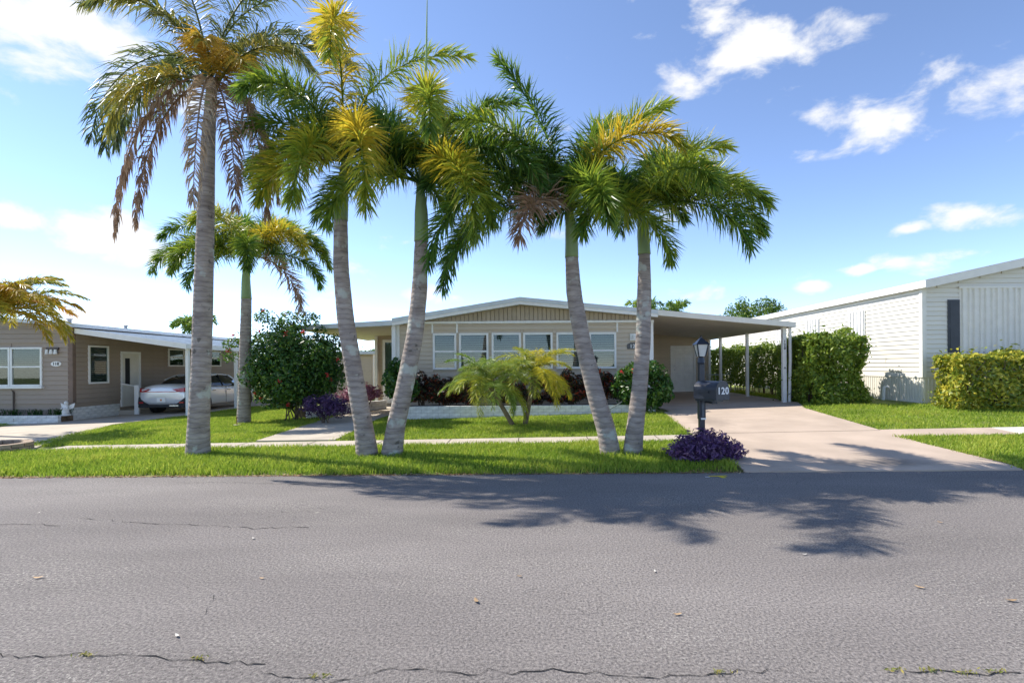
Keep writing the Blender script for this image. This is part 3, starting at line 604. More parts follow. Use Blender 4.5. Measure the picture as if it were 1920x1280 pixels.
# ------------------------------------------------------------------ right house
def right_house():
    Y = 13.8; X = 10.5; zg = g(X, Y); h = thing('house', 'cream vinyl sided house with vertical skirting and closed storm panels', 'house', (X, Y, zg))
    zs = at(1729, 706, Y).z; ze = at(1727, 536, Y).z; Y1 = 29.0; X1 = 20.0; sl = 0.215; xm = (X + X1) / 2
    w = MB().prism([(X, Y, zg - 0.3), (X1, Y, zg - 0.3), (X1, Y, ze), (xm, Y, ze + sl * (xm - X)), (X, Y, ze)], (0, Y1 - Y, 0)).build('wall', cream, h)
    # side wall (facing the carport) and its closed window panels
    NX = (-1, 0, 0); UY = (0, 1, 0)
    siding(w, (X, Y + 0.08, 0), UY, Y1 - Y - 0.08, zs, ze - 0.02, NX, cream)
    def side(px): return X * F / (px - CX)
    for (p0, p1, q0, q1) in ((1625, 1594, 584, 640), (1539, 1514, 599, 650), (1474, 1459, 615, 655)):
        y0, y1 = side(p0), side(p1); zt = at((p0 + p1) / 2, q0, (y0 + y1) / 2).z; zb = zt - 1.1
        pn = thing_part = MB().obox((X, 0, 0), UY, NX, y0, y1, 0.025, 0.05, zb, zt).build('storm_panel', white, h)
        k = 5
        for i in range(k):
            a = y0 + (y1 - y0) * (i + 0.2) / k; MB().obox((X, 0, 0), UY, NX, a, a + (y1 - y0) * 0.5 / k, 0.05, 0.085, zb, zt).build('panel_rib', white, pn)
    # front gable siding
    def lim(z): return (0.08, (X1 - X) if z < ze else (X1 - X)) if z < ze - 0.05 else ((z - ze) / sl + 0.12, X1 - X - (z - ze) / sl)
    siding(w, (X, Y, 0), UX, X1 - X, zs, ze + 0.95, NY, cream, zlim=lim)
    MB().box(X - 0.045, X + 0.07, Y - 0.045, Y + 0.07, zs - 0.02, ze - 0.03).build('corner_post', creamtrim, h, bevel=0.005)
    # skirting of ribbed panels
    for (o, u, n, l) in (((X, Y, 0), UY, NX, Y1 - Y), ((X, Y, 0), UX, NY, X1 - X)):
        a = 0.0
        while a < l - 0.01:
            a1 = min(a + 0.4, l); mb = MB(); mb.obox(o, u, n, a + 0.003, a1 - 0.003, 0.0, 0.012, zg - 0.1, zs - 0.02)
            for k in range(4):
                b = a + 0.03 + 0.1 * k
                if b + 0.04 < a1: mb.obox(o, u, n, b, b + 0.035, 0.012, 0.024, zg - 0.1, zs - 0.02)
            mb.build('skirting_panel', cream, h); a = a1
        MB().obox(o, u, n, 0, l, 0.0, 0.035, zs - 0.025, zs + 0.01).build('trim', creamtrim, h)
        MB().obox(o, u, n, 0, l, 0.0, 0.03, zg - 0.1, zg + 0.04).build('base_rail', creamtrim, h)
    MB().tube([(X + 0.02, 15.15, zs - 0.33), (X - 0.13, 15.15, zs - 0.33), (X - 0.15, 15.15, zg)], 0.045, 8).build('drain_pipe', white, h)
    # roof, rake and eave boards
    yo = Y - 0.28; xo = X - 0.12; zo = ze + 0.02
    for sgn, xa in ((1, xo), (-1, X1 + 0.12)):
        MB().prism([(xa, yo, zo + 0.10), (xm, yo, zo + 0.10 + sl * (xm - xo)), (xm, yo, zo + 0.0 + sl * (xm - xo)), (xa, yo, zo)], (0, Y1 - yo + 0.2, 0)).build('roof', pm('grey_shingle', (0.30, 0.33, 0.36), 0.8, 0.15, 30), h)
        MB().prism([(xa, yo - 0.025, zo + 0.09), (xm, yo - 0.025, zo + 0.09 + sl * (xm - xo)), (xm, yo - 0.025, zo - 0.12 + sl * (xm - xo)), (xa, yo - 0.025, zo - 0.12)], (0, 0.024, 0)).build('rake_board', creamtrim, h)
    MB().box(xo - 0.03, xo, yo - 0.025, Y1 + 0.2, zo - 0.10, zo + 0.085).build('eave_board', white, h)
    MB().box(xo + 0.002, X - 0.03, yo, Y1, zo - 0.07, zo - 0.02).build('soffit', creamtrim, h)
    # dark shutter and storm panels over the front window
    sx0, sx1 = at(1775, 600, Y).x, at(1797, 600, Y).x; z0, z1 = at(1786, 661, Y).z, at(1786, 562, Y).z; o = (0, Y, 0)
    sh = MB().obox(o, UX, NY, sx0, sx1, 0.025, 0.05, z0, z1).build('shutter', pm('dark_slate_paint', (0.05, 0.055, 0.065), 0.5), h)
    for (q0, q1) in ((0.05, 0.48), (0.53, 0.95)): MB().obox(o, UX, NY, sx0 + 0.05, sx1 - 0.05, 0.05, 0.06, z0 + q0 * (z1 - z0), z0 + q1 * (z1 - z0)).build('shutter_panel', MATS['dark_slate_paint'], sh)
    px = at(1797, 600, Y).x; z0, z1 = at(1850, 662, Y).z, at(1850, 541, Y).z
    MB().obox(o, UX, NY, px - 0.03, px + 3.2, 0.022, 0.075, z1, z1 + 0.06).build('panel_track', creamtrim, h)
    MB().obox(o, UX, NY, px - 0.03, px + 3.2, 0.022, 0.085, z0 - 0.05, z0).build('panel_track', creamtrim, h)
    for i in range(10):
        a = px + 0.31 * i; pn = MB(); pts = [(0, .03), (.05, .03), (.075, .07), (.15, .07), (.175, .03), (.225, .03), (.25, .065), (.285, .065), (.308, .03)]
        poly = [(a + q, Y - d, z0) for q, d in pts] + [(a + q, Y - d + 0.006, z0) for q, d in reversed(pts)]
        pn = MB().prism(poly, (0, 0, z1 - z0)).build('storm_panel', creamtrim, h)
        for q in (0.03, 0.2): MB().tube([(a + q, Y - 0.036, z0 + 0.03), (a + q, Y - 0.05, z0 + 0.03)], 0.014, 6).build('bolt', pm('bolt_steel', (0.25, 0.25, 0.25), 0.5, metal=0.8), pn)
right_house()

# ------------------------------------------------------------------ left house
def left_house():
    Y = 17.0; X = -15.3; zg = g(X, Y); h = thing('house', 'brown sided house with white trimmed windows and sloping carport roof', 'house', (X, Y, zg))
    ze = 2.95; Y1 = 28; X0 = -26; zs = at(140, 757, Y).z
    w = MB().box(X0, X, Y, Y1, zg - 0.2, ze).build('wall', brown, h); o = (X0, Y, 0)
    wa = [(at(-40, 680, Y).x - X0, at(21, 680, Y).x - X0), (at(22, 680, Y).x - X0, at(81, 680, Y).x - X0)]; z0, z1 = at(50, 724, Y).z, at(50, 651, Y).z
    siding(w, o, UX, X - X0 - 0.1, zs, ze, NY, brown, [(a, b, z0, z1) for a, b in wa], step=0.155)
    for a, b in wa: window(h, o, UX, NY, a, b, z0, z1, blinds='top', rail=0.5)
    MB().obox(o, UX, NY, wa[0][0], wa[1][1] + 0.05, 0, 0.12, z0 - 0.07, z0 - 0.003).build('window_sill', white, h)
    MB().box(X - 0.13, X + 0.03, Y - 0.03, Y + 0.1, zs, ze).build('corner_post', pm('brown_trim', (0.20, 0.135, 0.10), 0.6), h)
    UY, PXn = (0, 1, 0), (1, 0, 0); so = (X, 0, 0)
    def sy(px): return -X * F / (CX - px)
    sw = (sy(164), sy(202), at(183, 719, sy(183)).z, at(183, 648, sy(183)).z); dy0, dy1 = sy(225), sy(225) + 0.95; fl = zg + 0.3; dz = fl + 2.05
    s2 = (sy(314), sy(344), at(329, 687, sy(329)).z, at(329, 654, sy(329)).z); s3 = (sy(385), sy(413), s2[2], s2[3])
    siding(w, (X, Y + 0.1, 0), UY, Y1 - Y - 0.1, zs, ze, PXn, brown, [(a - Y - 0.1, b - Y - 0.1, c, d) for a, b, c, d in (sw, (dy0, dy1, fl, dz), s2, s3)], step=0.155)
    window(h, so, UY, PXn, *sw, blinds='both', mid=False); window(h, so, UY, PXn, *s2, blinds='top'); window(h, so, UY, PXn, *s3, blinds='top')
    fr = MB(); fr.obox(so, UY, PXn, dy0, dy0 + 0.08, 0, 0.05, fl, dz); fr.obox(so, UY, PXn, dy1 - 0.08, dy1, 0, 0.05, fl, dz); fr.obox(so, UY, PXn, dy0 + 0.08, dy1 - 0.08, 0, 0.05, dz - 0.08, dz)
    d = fr.build('door', white, h); MB().obox(so, UY, PXn, dy0 + 0.083, dy1 - 0.083, 0, 0.03, fl, dz - 0.083).build('door_leaf', creamtrim, d); MB().obox(so, UY, PXn, dy0 + 0.2, dy0 + 0.42, 0.03, 0.036, fl + 0.8, dz - 0.25).build('pane', dark, d)
    MB().box(X + 0.02, X + 0.75, dy0 - 0.1, dy1 + 0.3, zg - 0.05, fl - 0.12).build('door_step', concrete, h)
    MB().tube([(X + 0.7, dy0 - 0.05, zg), (X + 0.7, dy0 - 0.05, fl + 0.75), (X + 0.1, dy0 - 0.05, fl + 0.85)], 0.03, 8).build('handrail', white, h)
    MB().box(X + 0.62, X + 0.78, dy0 - 0.13, dy0 - 0.06, zg, fl + 0.8).build('rail_post', white, h)
    bricks(h, (X + 0.03, Y - 0.05, 0), UY, PXn, sy(225) - Y, zg - 0.03, 5, seed=11, depth=0.028)
    # roofs: house and carport
    xm = -20.5; MB().prism([(X + 0.25, Y - 0.35, ze + 0.10), (xm, Y - 0.35, ze + 0.62), (xm, Y - 0.35, ze + 0.50), (X + 0.25, Y - 0.35, ze - 0.02)], (0, Y1 - Y + 0.7, 0)).build('roof', roofwhite, h)
    MB().prism([(xm - 0.002, Y - 0.35, ze + 0.62), (X0 - 0.3, Y - 0.35, ze + 0.1), (X0 - 0.3, Y - 0.35, ze - 0.02), (xm - 0.002, Y - 0.35, ze + 0.50)], (0, Y1 - Y + 0.7, 0)).build('roof', roofwhite, h)
    MB().prism([(X0 + 0.1, Y + 0.02, ze), (X - 0.02, Y + 0.02, ze), (xm, Y + 0.02, ze + 0.5)], (0, 0.1, 0)).build('gable', brown, h)
    for (vx, vy) in ((-17.2, 19), (-17.5, 22), (-16.4, 26)): MB().tube([(vx, vy, ze + 0.1), (vx, vy, ze + 0.42), (vx, vy, ze + 0.47)], [0.06, 0.06, 0.11], 8).build('roof_vent', pm('grey_metal', (0.3, 0.31, 0.32), 0.5), h)
    cx = at(352, 690, 17.3).x; a, b = (X + 0.05, ze - 0.07), (cx + 0.12, at(352, 650, 17.2).z + 0.06)
    MB().prism([(a[0], Y + 0.05, a[1]), (b[0], Y + 0.05, b[1]), (b[0], Y + 0.05, b[1] - 0.10), (a[0], Y + 0.05, a[1] - 0.10)], (0, 10, 0)).build('carport_roof', roofwhite, h)
    n = 12
    for i in range(n):
        q = (i + 0.5) / n; x = a[0] + (b[0] - a[0]) * q; z = a[1] + (b[1] - a[1]) * q; MB().box(x - 0.015, x + 0.015, Y + 0.06, Y + 10, z - 0.005, z + 0.03).build('roof_seam', roofwhite, h)
    MB().prism([(a[0], Y + 0.02, a[1] + 0.03), (b[0] + 0.02, Y + 0.02, b[1] + 0.03), (b[0] + 0.02, Y + 0.02, b[1] - 0.14), (a[0], Y + 0.02, a[1] - 0.14)], (0, 0.028, 0)).build('fascia', white, h)
    MB().box(b[0], b[0] + 0.022, Y + 0.05, Y + 10, b[1] - 0.13, b[1] + 0.03).build('fascia', white, h)
    for y in (17.3, 20.1, 23.5, 26.5): posts(h, 'carport_post', cx, y, g(cx, y), b[1] - 0.06, 0.10)
    for z in (0.55, 1.0, 1.45, 1.9): MB().box(cx - 0.02, cx + 0.02, 20.15, 20.75, z, z + 0.04).build('trellis_bar', white, h)
    posts(h, 'trellis_post', cx, 20.77, g(cx, 20.7), b[1] - 0.06, 0.05)
    # lamp, oval plaque with number
    lx, lz = at(101, 658, Y).x, at(101, 658, Y).z
    l = MB().box(lx - 0.2, lx + 0.2, Y - 0.07, Y - 0.012, lz + 0.03, lz + 0.12).build('wall_lamp', pm('bronze', (0.08, 0.06, 0.05), 0.4), h)
    for k in (-1, 0, 1): MB().tube([(lx + 0.14 * k, Y - 0.1, lz - 0.10), (lx + 0.14 * k, Y - 0.1, lz + 0.05)], [0.055, 0.035], 10).build('lamp_glass', pm('frosted_glass', (0.75, 0.74, 0.7), 0.3), l)
    px, pz = at(107, 682, Y).x, at(107, 682, Y).z
    q = MB().prism([(px + 0.17 * math.cos(k * math.pi / 10), Y - 0.012, pz + 0.085 * math.sin(k * math.pi / 10)) for k in range(20)], (0, -0.032, 0)).build('number_plaque', white, h)
    text_mesh('118', 0.13, black, q, (px, Y - 0.047, pz), (1, 0, 0), (0, 0, 1), 'number')
    MB().tube([(at(23, 0, Y).x, Y - 0.05, zg + 0.3), (at(23, 0, Y).x, Y - 0.05, zs + 0.4), (at(21, 0, Y).x, Y - 0.05, zs + 0.45)], 0.025, 6).build('standpipe', MATS['bronze'], h)
    return zg
left_house()
pa, pb = P(-60, 786), P(95, 783)
t, a, u, n, z0 = brick_planter('brick_planter', 'white brick planter of dark grassy plants before the brown house', (pa.x, 16.3), (-15.15, 16.3), 3, 21)
MB().box(pa.x, -15.2, 16.43, 16.9, z0 - 0.1, z0 + 0.22).build('soil_bed', soil, t)

# ------------------------------------------------------------------ car
def car():
    x0, y0 = -13.37, 18.4; zg = g(x0, 20) + 0.012
    t = thing('car', 'silver sedan with red tail lights parked under the left carport', 'car', (x0, y0 + 2.4, zg))
    paint = pm('silver_paint', (0.76, 0.76, 0.77), 0.2, 0.03, 2, metal=0.25, spec=0.6); cglass = pm('car_glass', (0.012, 0.016, 0.018), 0.06, 0.1, 2, spec=0.8)
    blk = pm('black_plastic', (0.02, 0.02, 0.022), 0.5); red = pm('red_lens', (0.42, 0.012, 0.02), 0.15, 0.1, 5, spec=0.7); chrome = pm('rim_alloy', (0.55, 0.55, 0.56), 0.25, metal=0.9)
    def loft(st, prof):
        mb = MB(); rows = []
        for s in st:
            half = prof(s); full = [(-a, b) for a, b in half[::-1] if a > 1e-4] + half
            rows.append([(x0 + a, y0 + s[0], zg + b) for a, b in full])
        n = len(rows[0]); mb.v = [p for r in rows for p in r]
        mb.f = [(i * n + k, i * n + k + 1, (i + 1) * n + k + 1, (i + 1) * n + k) for i in range(len(rows) - 1) for k in range(n - 1)] + [tuple(range(n)), tuple((len(rows) - 1) * n + k for k in range(n))[::-1]]
        mb.f += [(i * n, (i + 1) * n, (i + 1) * n + n - 1, i * n + n - 1) for i in range(len(rows) - 1)]
        mb.m = [0] * len(mb.f); return mb
    st = [(0.0, .74, .42, .86, .98), (0.05, .84, .34, .93, 1.06), (.35, .91, .24, .98, 1.10), (.9, .93, .2, .98, 1.09), (1.6, .93, .19, .96, 1.02), (2.6, .93, .19, .94, .98), (3.5, .92, .19, .91, .98), (4.2, .90, .21, .84, .90), (4.65, .82, .26, .72, .76), (4.86, .62, .36, .62, .64)]
    body = loft(st, lambda s: [(s[1] * .97, s[2]), (s[1], s[2] + .12), (s[1] * 1.0, (s[2] + s[3]) / 2), (s[1] * .975, s[3] - .06), (s[1] * .90, s[3]), (s[1] * .55, s[4] - .015), (0, s[4])]).build('body', paint, t, smooth=True, subsurf=1)
    gs = [(.62, .66, 1.06, .50, 1.09), (1.05, .80, 1.0, .58, 1.26), (1.6, .84, .96, .60, 1.40), (2.3, .85, .94, .62, 1.44), (2.9, .84, .94, .61, 1.40), (3.35, .82, .95, .58, 1.22), (3.8, .74, .95, .60, .99)]
    loft(gs, lambda s: [(s[1], s[2] - .05), (s[1] * .99, s[2]), (s[3] * 1.03, s[4] - .05), (s[3] * .85, s[4] - .01), (0, s[4])]).build('window_glass', cglass, t, smooth=True)
    loft([s for s in gs[2:5]], lambda s: [(s[3] * 1.06, s[4] - .06), (s[3] * 1.05, s[4] - .03), (s[3] * .85, s[4] + .008), (0, s[4] + .02)]).build('roof', paint, t, smooth=True)
    for sg in (-1, 1):
        for (i, j) in ((1, 2), (4, 5)):                                  # pillars
            A, B = gs[i], gs[j]; MB().tube([(x0 + sg * (A[3] * 1.05 if i == 1 else A[3] * 1.06), y0 + A[0], zg + A[4] - .045), (x0 + sg * B[3] * 1.06, y0 + B[0], zg + B[4] - .045)], 0.03, 6).build('pillar', paint, t)
        MB().tube([(x0 + sg * .845, y0 + 2.25, zg + .95), (x0 + sg * .655, y0 + 2.2, zg + 1.39)], 0.022, 6).build('pillar', blk, t)
        MB().box(x0 + sg * .86 - .07 * (sg < 0), x0 + sg * .86 + .07 + .10 * (sg > 0), y0 + 3.25, y0 + 3.4, zg + .96, zg + 1.08).build('mirror', blk, t, bevel=0.02)
        for y in (1.45, 2.45): MB().box(x0 + sg * .925 - .012, x0 + sg * .925 + .012, y0 + y, y0 + y + .2, zg + .78, zg + .81).build('door_handle', chrome, t)
        for y in (1.25, 2.32, 3.42): MB().box(x0 + sg * .928 - .006, x0 + sg * .928 + .006, y0 + y, y0 + y + .012, zg + .3, zg + .9).build('door_seam', blk, t)
        MB().prism([(x0 + sg * .38, y0 - .012, zg + .90), (x0 + sg * .80, y0 + .03, zg + .95), (x0 + sg * .88, y0 + .14, zg + .90), (x0 + sg * .80, y0 + .02, zg + .80), (x0 + sg * .62, y0 - .012, zg + .80)], (0, .1, 0)).build('tail_light', red, t)
        MB().prism([(x0 + sg * .50, y0 - .02, zg + .34), (x0 + sg * .85, y0 + .03, zg + .62), (x0 + sg * .90, y0 + .06, zg + .40), (x0 + sg * .84, y0 + .02, zg + .30)], (0, .1, 0)).build('bumper_corner', blk, t)
        MB().box(x0 + sg * .72 - .07, x0 + sg * .72 + .07, y0 - .03, y0 + .05, zg + .40, zg + .45).build('reflector', red, t)
        for wy in (1.0, 3.84):
            c = (x0 + sg * .80, y0 + wy, zg + .335)
            MB().tube([(x0 + sg * .86, c[1], c[2] + .01), (x0 + sg * .936, c[1], c[2] + .01)], .385, 24).build('wheel_arch', blk, t)
            w = MB().tube([(x0 + sg * .70, c[1], c[2]), (x0 + sg * .73, c[1], c[2]), (x0 + sg * .92, c[1], c[2]), (x0 + sg * .945, c[1], c[2])], [.30, .335, .335, .30], 24).build('wheel', pm('tyre_rubber', (0.02, 0.02, 0.02), 0.85), t, smooth=False)
            rm = MB().tube([(x0 + sg * .935, c[1], c[2]), (x0 + sg * .952, c[1], c[2])], .235, 20)
            rm.build('rim', blk, w)
            for k in range(10):
                an = k * math.pi / 5; MB().tube([(x0 + sg * .957, c[1] + .04 * math.cos(an), c[2] + .04 * math.sin(an)), (x0 + sg * .957, c[1] + .225 * math.cos(an + .1), c[2] + .225 * math.sin(an + .1))], .016, 5).build('spoke', chrome, w)
    MB().box(x0 - .62, x0 + .62, y0 - .018, y0 + .06, zg + .80, zg + .825).build('light_bar', red, t)
    MB().box(x0 - .84, x0 + .84, y0 - .015, y0 + .2, zg + .24, zg + .345).build('bumper_trim', blk, t, bevel=.02)
    MB().box(x0 + .30, x0 + .62, y0 - .03, y0 + .02, zg + .29, zg + .33).build('exhaust', chrome, t)
    pl = MB().box(x0 - .155, x0 + .155, y0 - .03, y0 + .01, zg + .44, zg + .59).build('license_plate', white, t)
    MB().tube([(x0, y0 - .032, zg + .515), (x0, y0 - .036, zg + .515)], .035, 10).build('plate_emblem', pm('orange_print', (0.6, 0.22, 0.05), 0.5), pl)
    MB().box(x0 - .05, x0 + .05, y0 + .02, y0 + .06, zg + .90, zg + .94).build('badge', chrome, t)
    MB().prism([(x0 - .015, y0 + 1.55, zg + 1.41), (x0 - .015, y0 + 1.75, zg + 1.43), (x0 - .015, y0 + 1.58, zg + 1.49)], (.03, 0, 0)).build('antenna_fin', blk, t)
car()

# ------------------------------------------------------------------ mailbox with lamp
def mailbox():
    b = P(1316, 858); x, y, zg = b.x, b.y, b.z; t = thing('mailbox', 'dark navy mailbox numbered 120 on a post topped by a lantern', 'mailbox', (x, y, zg))
    zt = at(1316, 668, y).z; z1, z0 = at(1340, 713, y).z, at(1340, 746, y).z
    MB().box(x - .043, x + .043, y - .043, y + .043, zg - .1, zt - .12).build('post', black, t, bevel=.006)
    MB().obox((x, y, 0), (1, 0, 0), (0, -1, 0), -.06, .16, -.05, .05, z0 - .075, z0 - .031).build('bracket', black, t)
    MB().obox((x + .1, y, 0), (0, -1, 0), (1, 0, 0), -.05, .32, -.04, .04, z0 - .07, z0 - .032).build('bracket_arm', black, t)
    MB().box(x - .052, x + .052, y - .052, y + .052, zg + .62, z0 - .01).build('post_sleeve', black, t, bevel=.006)
    MB().tube([(x, y, zt - .12), (x, y, zt - .10), (x, y, zt - .02), (x, y, zt)], [.055, .06, .045, .03], 12).build('post_cap', black, t)
    # lantern
    zl0, zl1 = zt, at(1316, 646, y).z; s = .052; S = .088
    l = MB().add([(x - s, y - s, zl0), (x + s, y - s, zl0), (x + s, y + s, zl0), (x - s, y + s, zl0), (x - S, y - S, zl1), (x + S, y - S, zl1), (x + S, y + S, zl1), (x - S, y + S, zl1)], [(0, 1, 5, 4), (1, 2, 6, 5), (2, 3, 7, 6), (3, 0, 4, 7), (3, 2, 1, 0)]).build('lantern_glass', pm('frosted_pane', (0.62, 0.60, 0.54), 0.3), t)
    for (i, j) in ((-1, -1), (1, -1), (1, 1), (-1, 1)): MB().tube([(x + i * s, y + j * s, zl0), (x + i * S, y + j * S, zl1)], .011, 6).build('lantern_bar', black, l)
    zp = at(1316, 632, y).z; mb = MB(); q = S + .025
    mb.add([(x - q, y - q, zl1), (x + q, y - q, zl1), (x + q, y + q, zl1), (x - q, y + q, zl1), (x - .05, y - .05, zp - .05), (x + .05, y - .05, zp - .05), (x + .05, y + .05, zp - .05), (x - .05, y + .05, zp - .05), (x, y, zp)], [(3, 2, 1, 0), (0, 1, 5, 4), (1, 2, 6, 5), (2, 3, 7, 6), (3, 0, 4, 7), (4, 5, 8), (5, 6, 8), (6, 7, 8), (7, 4, 8)])
    mb.build('lantern_roof', black, t); MB().tube([(x, y, zp - .02), (x, y, zp + .03)], [.012, .006], 6).build('finial', black, t)
    # box: arched tunnel pointing at the road and to the right
    an = R(26); ax = Vector((math.sin(an), -math.cos(an), 0)); sd = Vector((math.cos(an), math.sin(an), 0)); hw = .13; hz = z1 - z0
    prof = [(-hw, 0), (hw, 0), (hw, hz - hw)] + [(hw * math.cos(k * math.pi / 10), hz - hw + hw * math.sin(k * math.pi / 10)) for k in range(1, 10)] + [(-hw, hz - hw)]
    fc = at(1354, 730, y - .44); ox = Vector((fc.x, fc.y, z0)) - ax * .30
    def ring(d, k=1.0): return [ox + ax * d + sd * a * k + Vector((0, 0, c * k)) for a, c in prof]
    f0 = .30; MB().prism(ring(-.17), ax * (f0 + .17)).build('box', black, t, bevel=.006)
    d = MB().prism(ring(f0 + .001, 1.04), ax * .014).build('box_door', black, t)
    c = ox + Vector((0, 0, hz * .47)) + ax * (f0 + .019)
    text_mesh('120', .145, white, d, c, sd, (0, 0, 1), 'number', .002)
    hx = ox + Vector((0, 0, .02)) - sd * (hw + .004); MB().obox(hx, ax, -sd, -.12, .16, 0, .006, .08, .115).build('side_emboss', black, t)
    MB().obox((ox.x, ox.y, z0 - .03), ax, sd, -.16, .24, -.10, .08, 0, .028).build('mount_board', black, t)
    MB().obox((x, y - .062, 0), (1, 0, 0), (0, -1, 0), -.02, .02, 0, .01, zg + .66, zg + .92).build('hinge_plate', pm('worn_metal', (0.10, 0.11, 0.13), .4, .3, 20), t)
    MB().obox((x, y - .062, 0), (1, 0, 0), (0, -1, 0), -.03, .05, 0, .006, zg + .62, zg + .645).build('reflective_tape', white, t)
    return x, y
MX, MY = mailbox()

# ------------------------------------------------------------------ palms
def frond(parent, base, az, e0, e1, L, nl, ll, mat, tint, rs, plume=True, w=0.016, droop=0.5, bare=0.16, power=1.2, rr=0.016, name='frond', side=0.0, crest_light=0.0):
    """one feather leaf: arching midrib and its leaflets in one mesh; angles in degrees"""
    az = R(az); n = 18; e = np.radians(e0 + (e1 - e0) * np.linspace(0, 1, n) ** power); azs = az + side * np.linspace(0, 1, n) ** 1.5
    T = np.stack([np.cos(e) * np.cos(azs), np.cos(e) * np.sin(azs), np.sin(e)], 1); pts = np.array(base) + np.concatenate([[[0, 0, 0]], np.cumsum(T[:-1] * (L / (n - 1)), 0)])
    t = np.sort(rs.uniform(bare, 1.0, nl)); k = t * (n - 1); i0 = np.minimum(k.astype(int), n - 2); fr = (k - i0)[:, None]
    C = pts[i0] * (1 - fr) + pts[i0 + 1] * fr; TT = T[i0]
    S = np.stack([-np.sin(azs[i0]), np.cos(azs[i0]), np.zeros(nl)], 1); U = np.cross(TT, S) * -1; U = np.where((U[:, 2] < 0)[:, None] & (np.abs(TT[:, 2:3]) < 0.95), -U, U)
    sg = rs.choice([-1, 1], nl)
    phi = rs.uniform(-1.0, 4.1, nl) if plume else rs.normal(0.15, 0.28, nl)
    al = np.radians(np.interp(t, [0, 0.5, 1], [80, 68, 34] if plume else [74, 60, 26]) + rs.normal(0, 8, nl))
    side_v = S * (sg * np.cos(phi))[:, None] + U * np.sin(phi)[:, None]
    D = TT * np.cos(al)[:, None] + side_v * np.sin(al)[:, None]
    prof = np.interp(t, [bare, bare + .12, .5, .85, 1], [0.55, .9, 1, .75, .45]) * rs.uniform(.8, 1.1, nl)
    l = (ll * prof)[:, None]; dn = np.array([0, 0, -1.0])
    D2 = D + dn * droop * rs.uniform(.6, 1.3, nl)[:, None]; D2 /= np.linalg.norm(D2, axis=1)[:, None]
    M = C + D * l * .45; E = M + D2 * l * .55
    Wd = np.cross(D, TT + 0.6 * rs.normal(0, 1, (nl, 3))); Wd /= np.maximum(1e-5, np.linalg.norm(Wd, axis=1))[:, None]; Wd = Wd * (w * rs.uniform(.7, 1.2, nl))[:, None]
    V = np.stack([C - Wd * .4, C + Wd * .4, M - Wd, M + Wd, E], 1).reshape(-1, 3); b = np.arange(nl)[:, None] * 5
    tt = np.clip(tint + rs.normal(0, .09, nl) + crest_light * (C[:, 2] - C[:, 2].min()) / max(.1, np.ptp(C[:, 2])), 0, 1); tt = np.repeat(tt, 5).reshape(-1, 5); tt[:, 4] = np.clip(tt[:, 4] + .12, 0, 1)  # yellower towards the frond's top: light on the crest painted into the tint
    # midrib tube
    m = 5; ring = []
    for i in range(n):
        s_ = np.array([-np.sin(azs[i]), np.cos(azs[i]), 0]); u_ = np.cross(T[i], s_); r = rr * (1.15 - i / n)
        ring += [pts[i] + (s_ * math.cos(2 * math.pi * q / m) + u_ * math.sin(2 * math.pi * q / m)) * r for q in range(m)]
    o = nl * 5; q4 = np.array([(o + i * m + q, o + i * m + (q + 1) % m, o + (i + 1) * m + (q + 1) % m, o + (i + 1) * m + q) for i in range(n - 1) for q in range(m)])
    return npmesh(name, np.concatenate([V, np.array(ring)]), [np.concatenate([b + np.array([[0, 1, 3, 2]]), q4]), b + np.array([[2, 3, 4]])], mat, parent, np.concatenate([tt.ravel(), np.full(n * m, min(.62, tint))]))
def trunk_mesh(parent, pts, rads, name='trunk', mat=None, rings=True, seg=60, n=14, seed=0):
    """tapered trunk with leaf-scar rings"""
    rs = np.random.RandomState(seed); pts = np.array([list(p) for p in pts]); d = np.concatenate([[0], np.cumsum(np.linalg.norm(np.diff(pts, axis=0), axis=1))]); s = np.linspace(0, d[-1], seg)
    c = np.stack([np.interp(s, d, pts[:, i]) for i in range(3)], 1)
    for _ in range(6): c[1:-1] = (c[:-2] + c[1:-1] * 2 + c[2:]) / 4
    r = np.interp(s, d, rads)
    if rings: r = r * (1 + 0.008 * (np.arange(seg) % 2) + rs.normal(0, .008, seg))
    mb = MB(); mb.tube([Vector(p) for p in c], list(r), n); return mb.build(name, mat or barkg, parent, smooth=True)
def palm(name, label, trunk_px, Y, widths, shaft_px, shaft_w, fronds, seed, leafm=None, group=None, ll=0.54, nl=440, spear=None, w=0.0135, plume=True, droop=0.5, rr=0.018):
    base = P(*trunk_px[0]); Y = base.y; rs = np.random.RandomState(seed)
    t = thing(name, label, 'palm tree', (base.x, Y, base.z), group)
    pts = [Vector((base.x, Y, base.z - .1))] + [at(px, py, Y) for px, py in trunk_px[1:]]; sc_ = Y / F / 2 * F / math.hypot(F, trunk_px[0][0] - CX)
    trunk_mesh(t, pts, [q * sc_ for q in widths], seed=seed)
    top = pts[-1]
    if shaft_px:
        sp = [top - Vector((0, 0, .01))] + [at(px, py, Y) for px, py in shaft_px]; trunk_mesh(t, sp, [q * sc_ for q in shaft_w], 'crownshaft', shaft, rings=False, seg=16); top = sp[-1]
    for fd in fronds:
        az, e0, e1, L, tint = fd[:5]; kw = fd[5] if len(fd) > 5 else {}  # fronds facing the camera take a yellower tint, sunlight put into the leaf colour
        args = dict(plume=plume, w=w, droop=droop, rr=rr, crest_light=0.18); args.update(kw); m = args.pop('mat', leafm or palmleaf); l2 = args.pop('ll', ll); n2 = args.pop('nl', nl)
        frond(t, np.array(top) + rs.normal(0, .03, 3) * [1, 1, .5] - np.array([0, 0, args.pop('low', 0)]), az + rs.normal(0, 4), e0, e1, L, n2, l2, m, tint, rs, **args)
    if spear: MB().tube([top, at(*spear[0], Y), at(*spear[1], Y)], [.03, .022, .006], 6).build('spear_leaf', shaft, t)
    return t
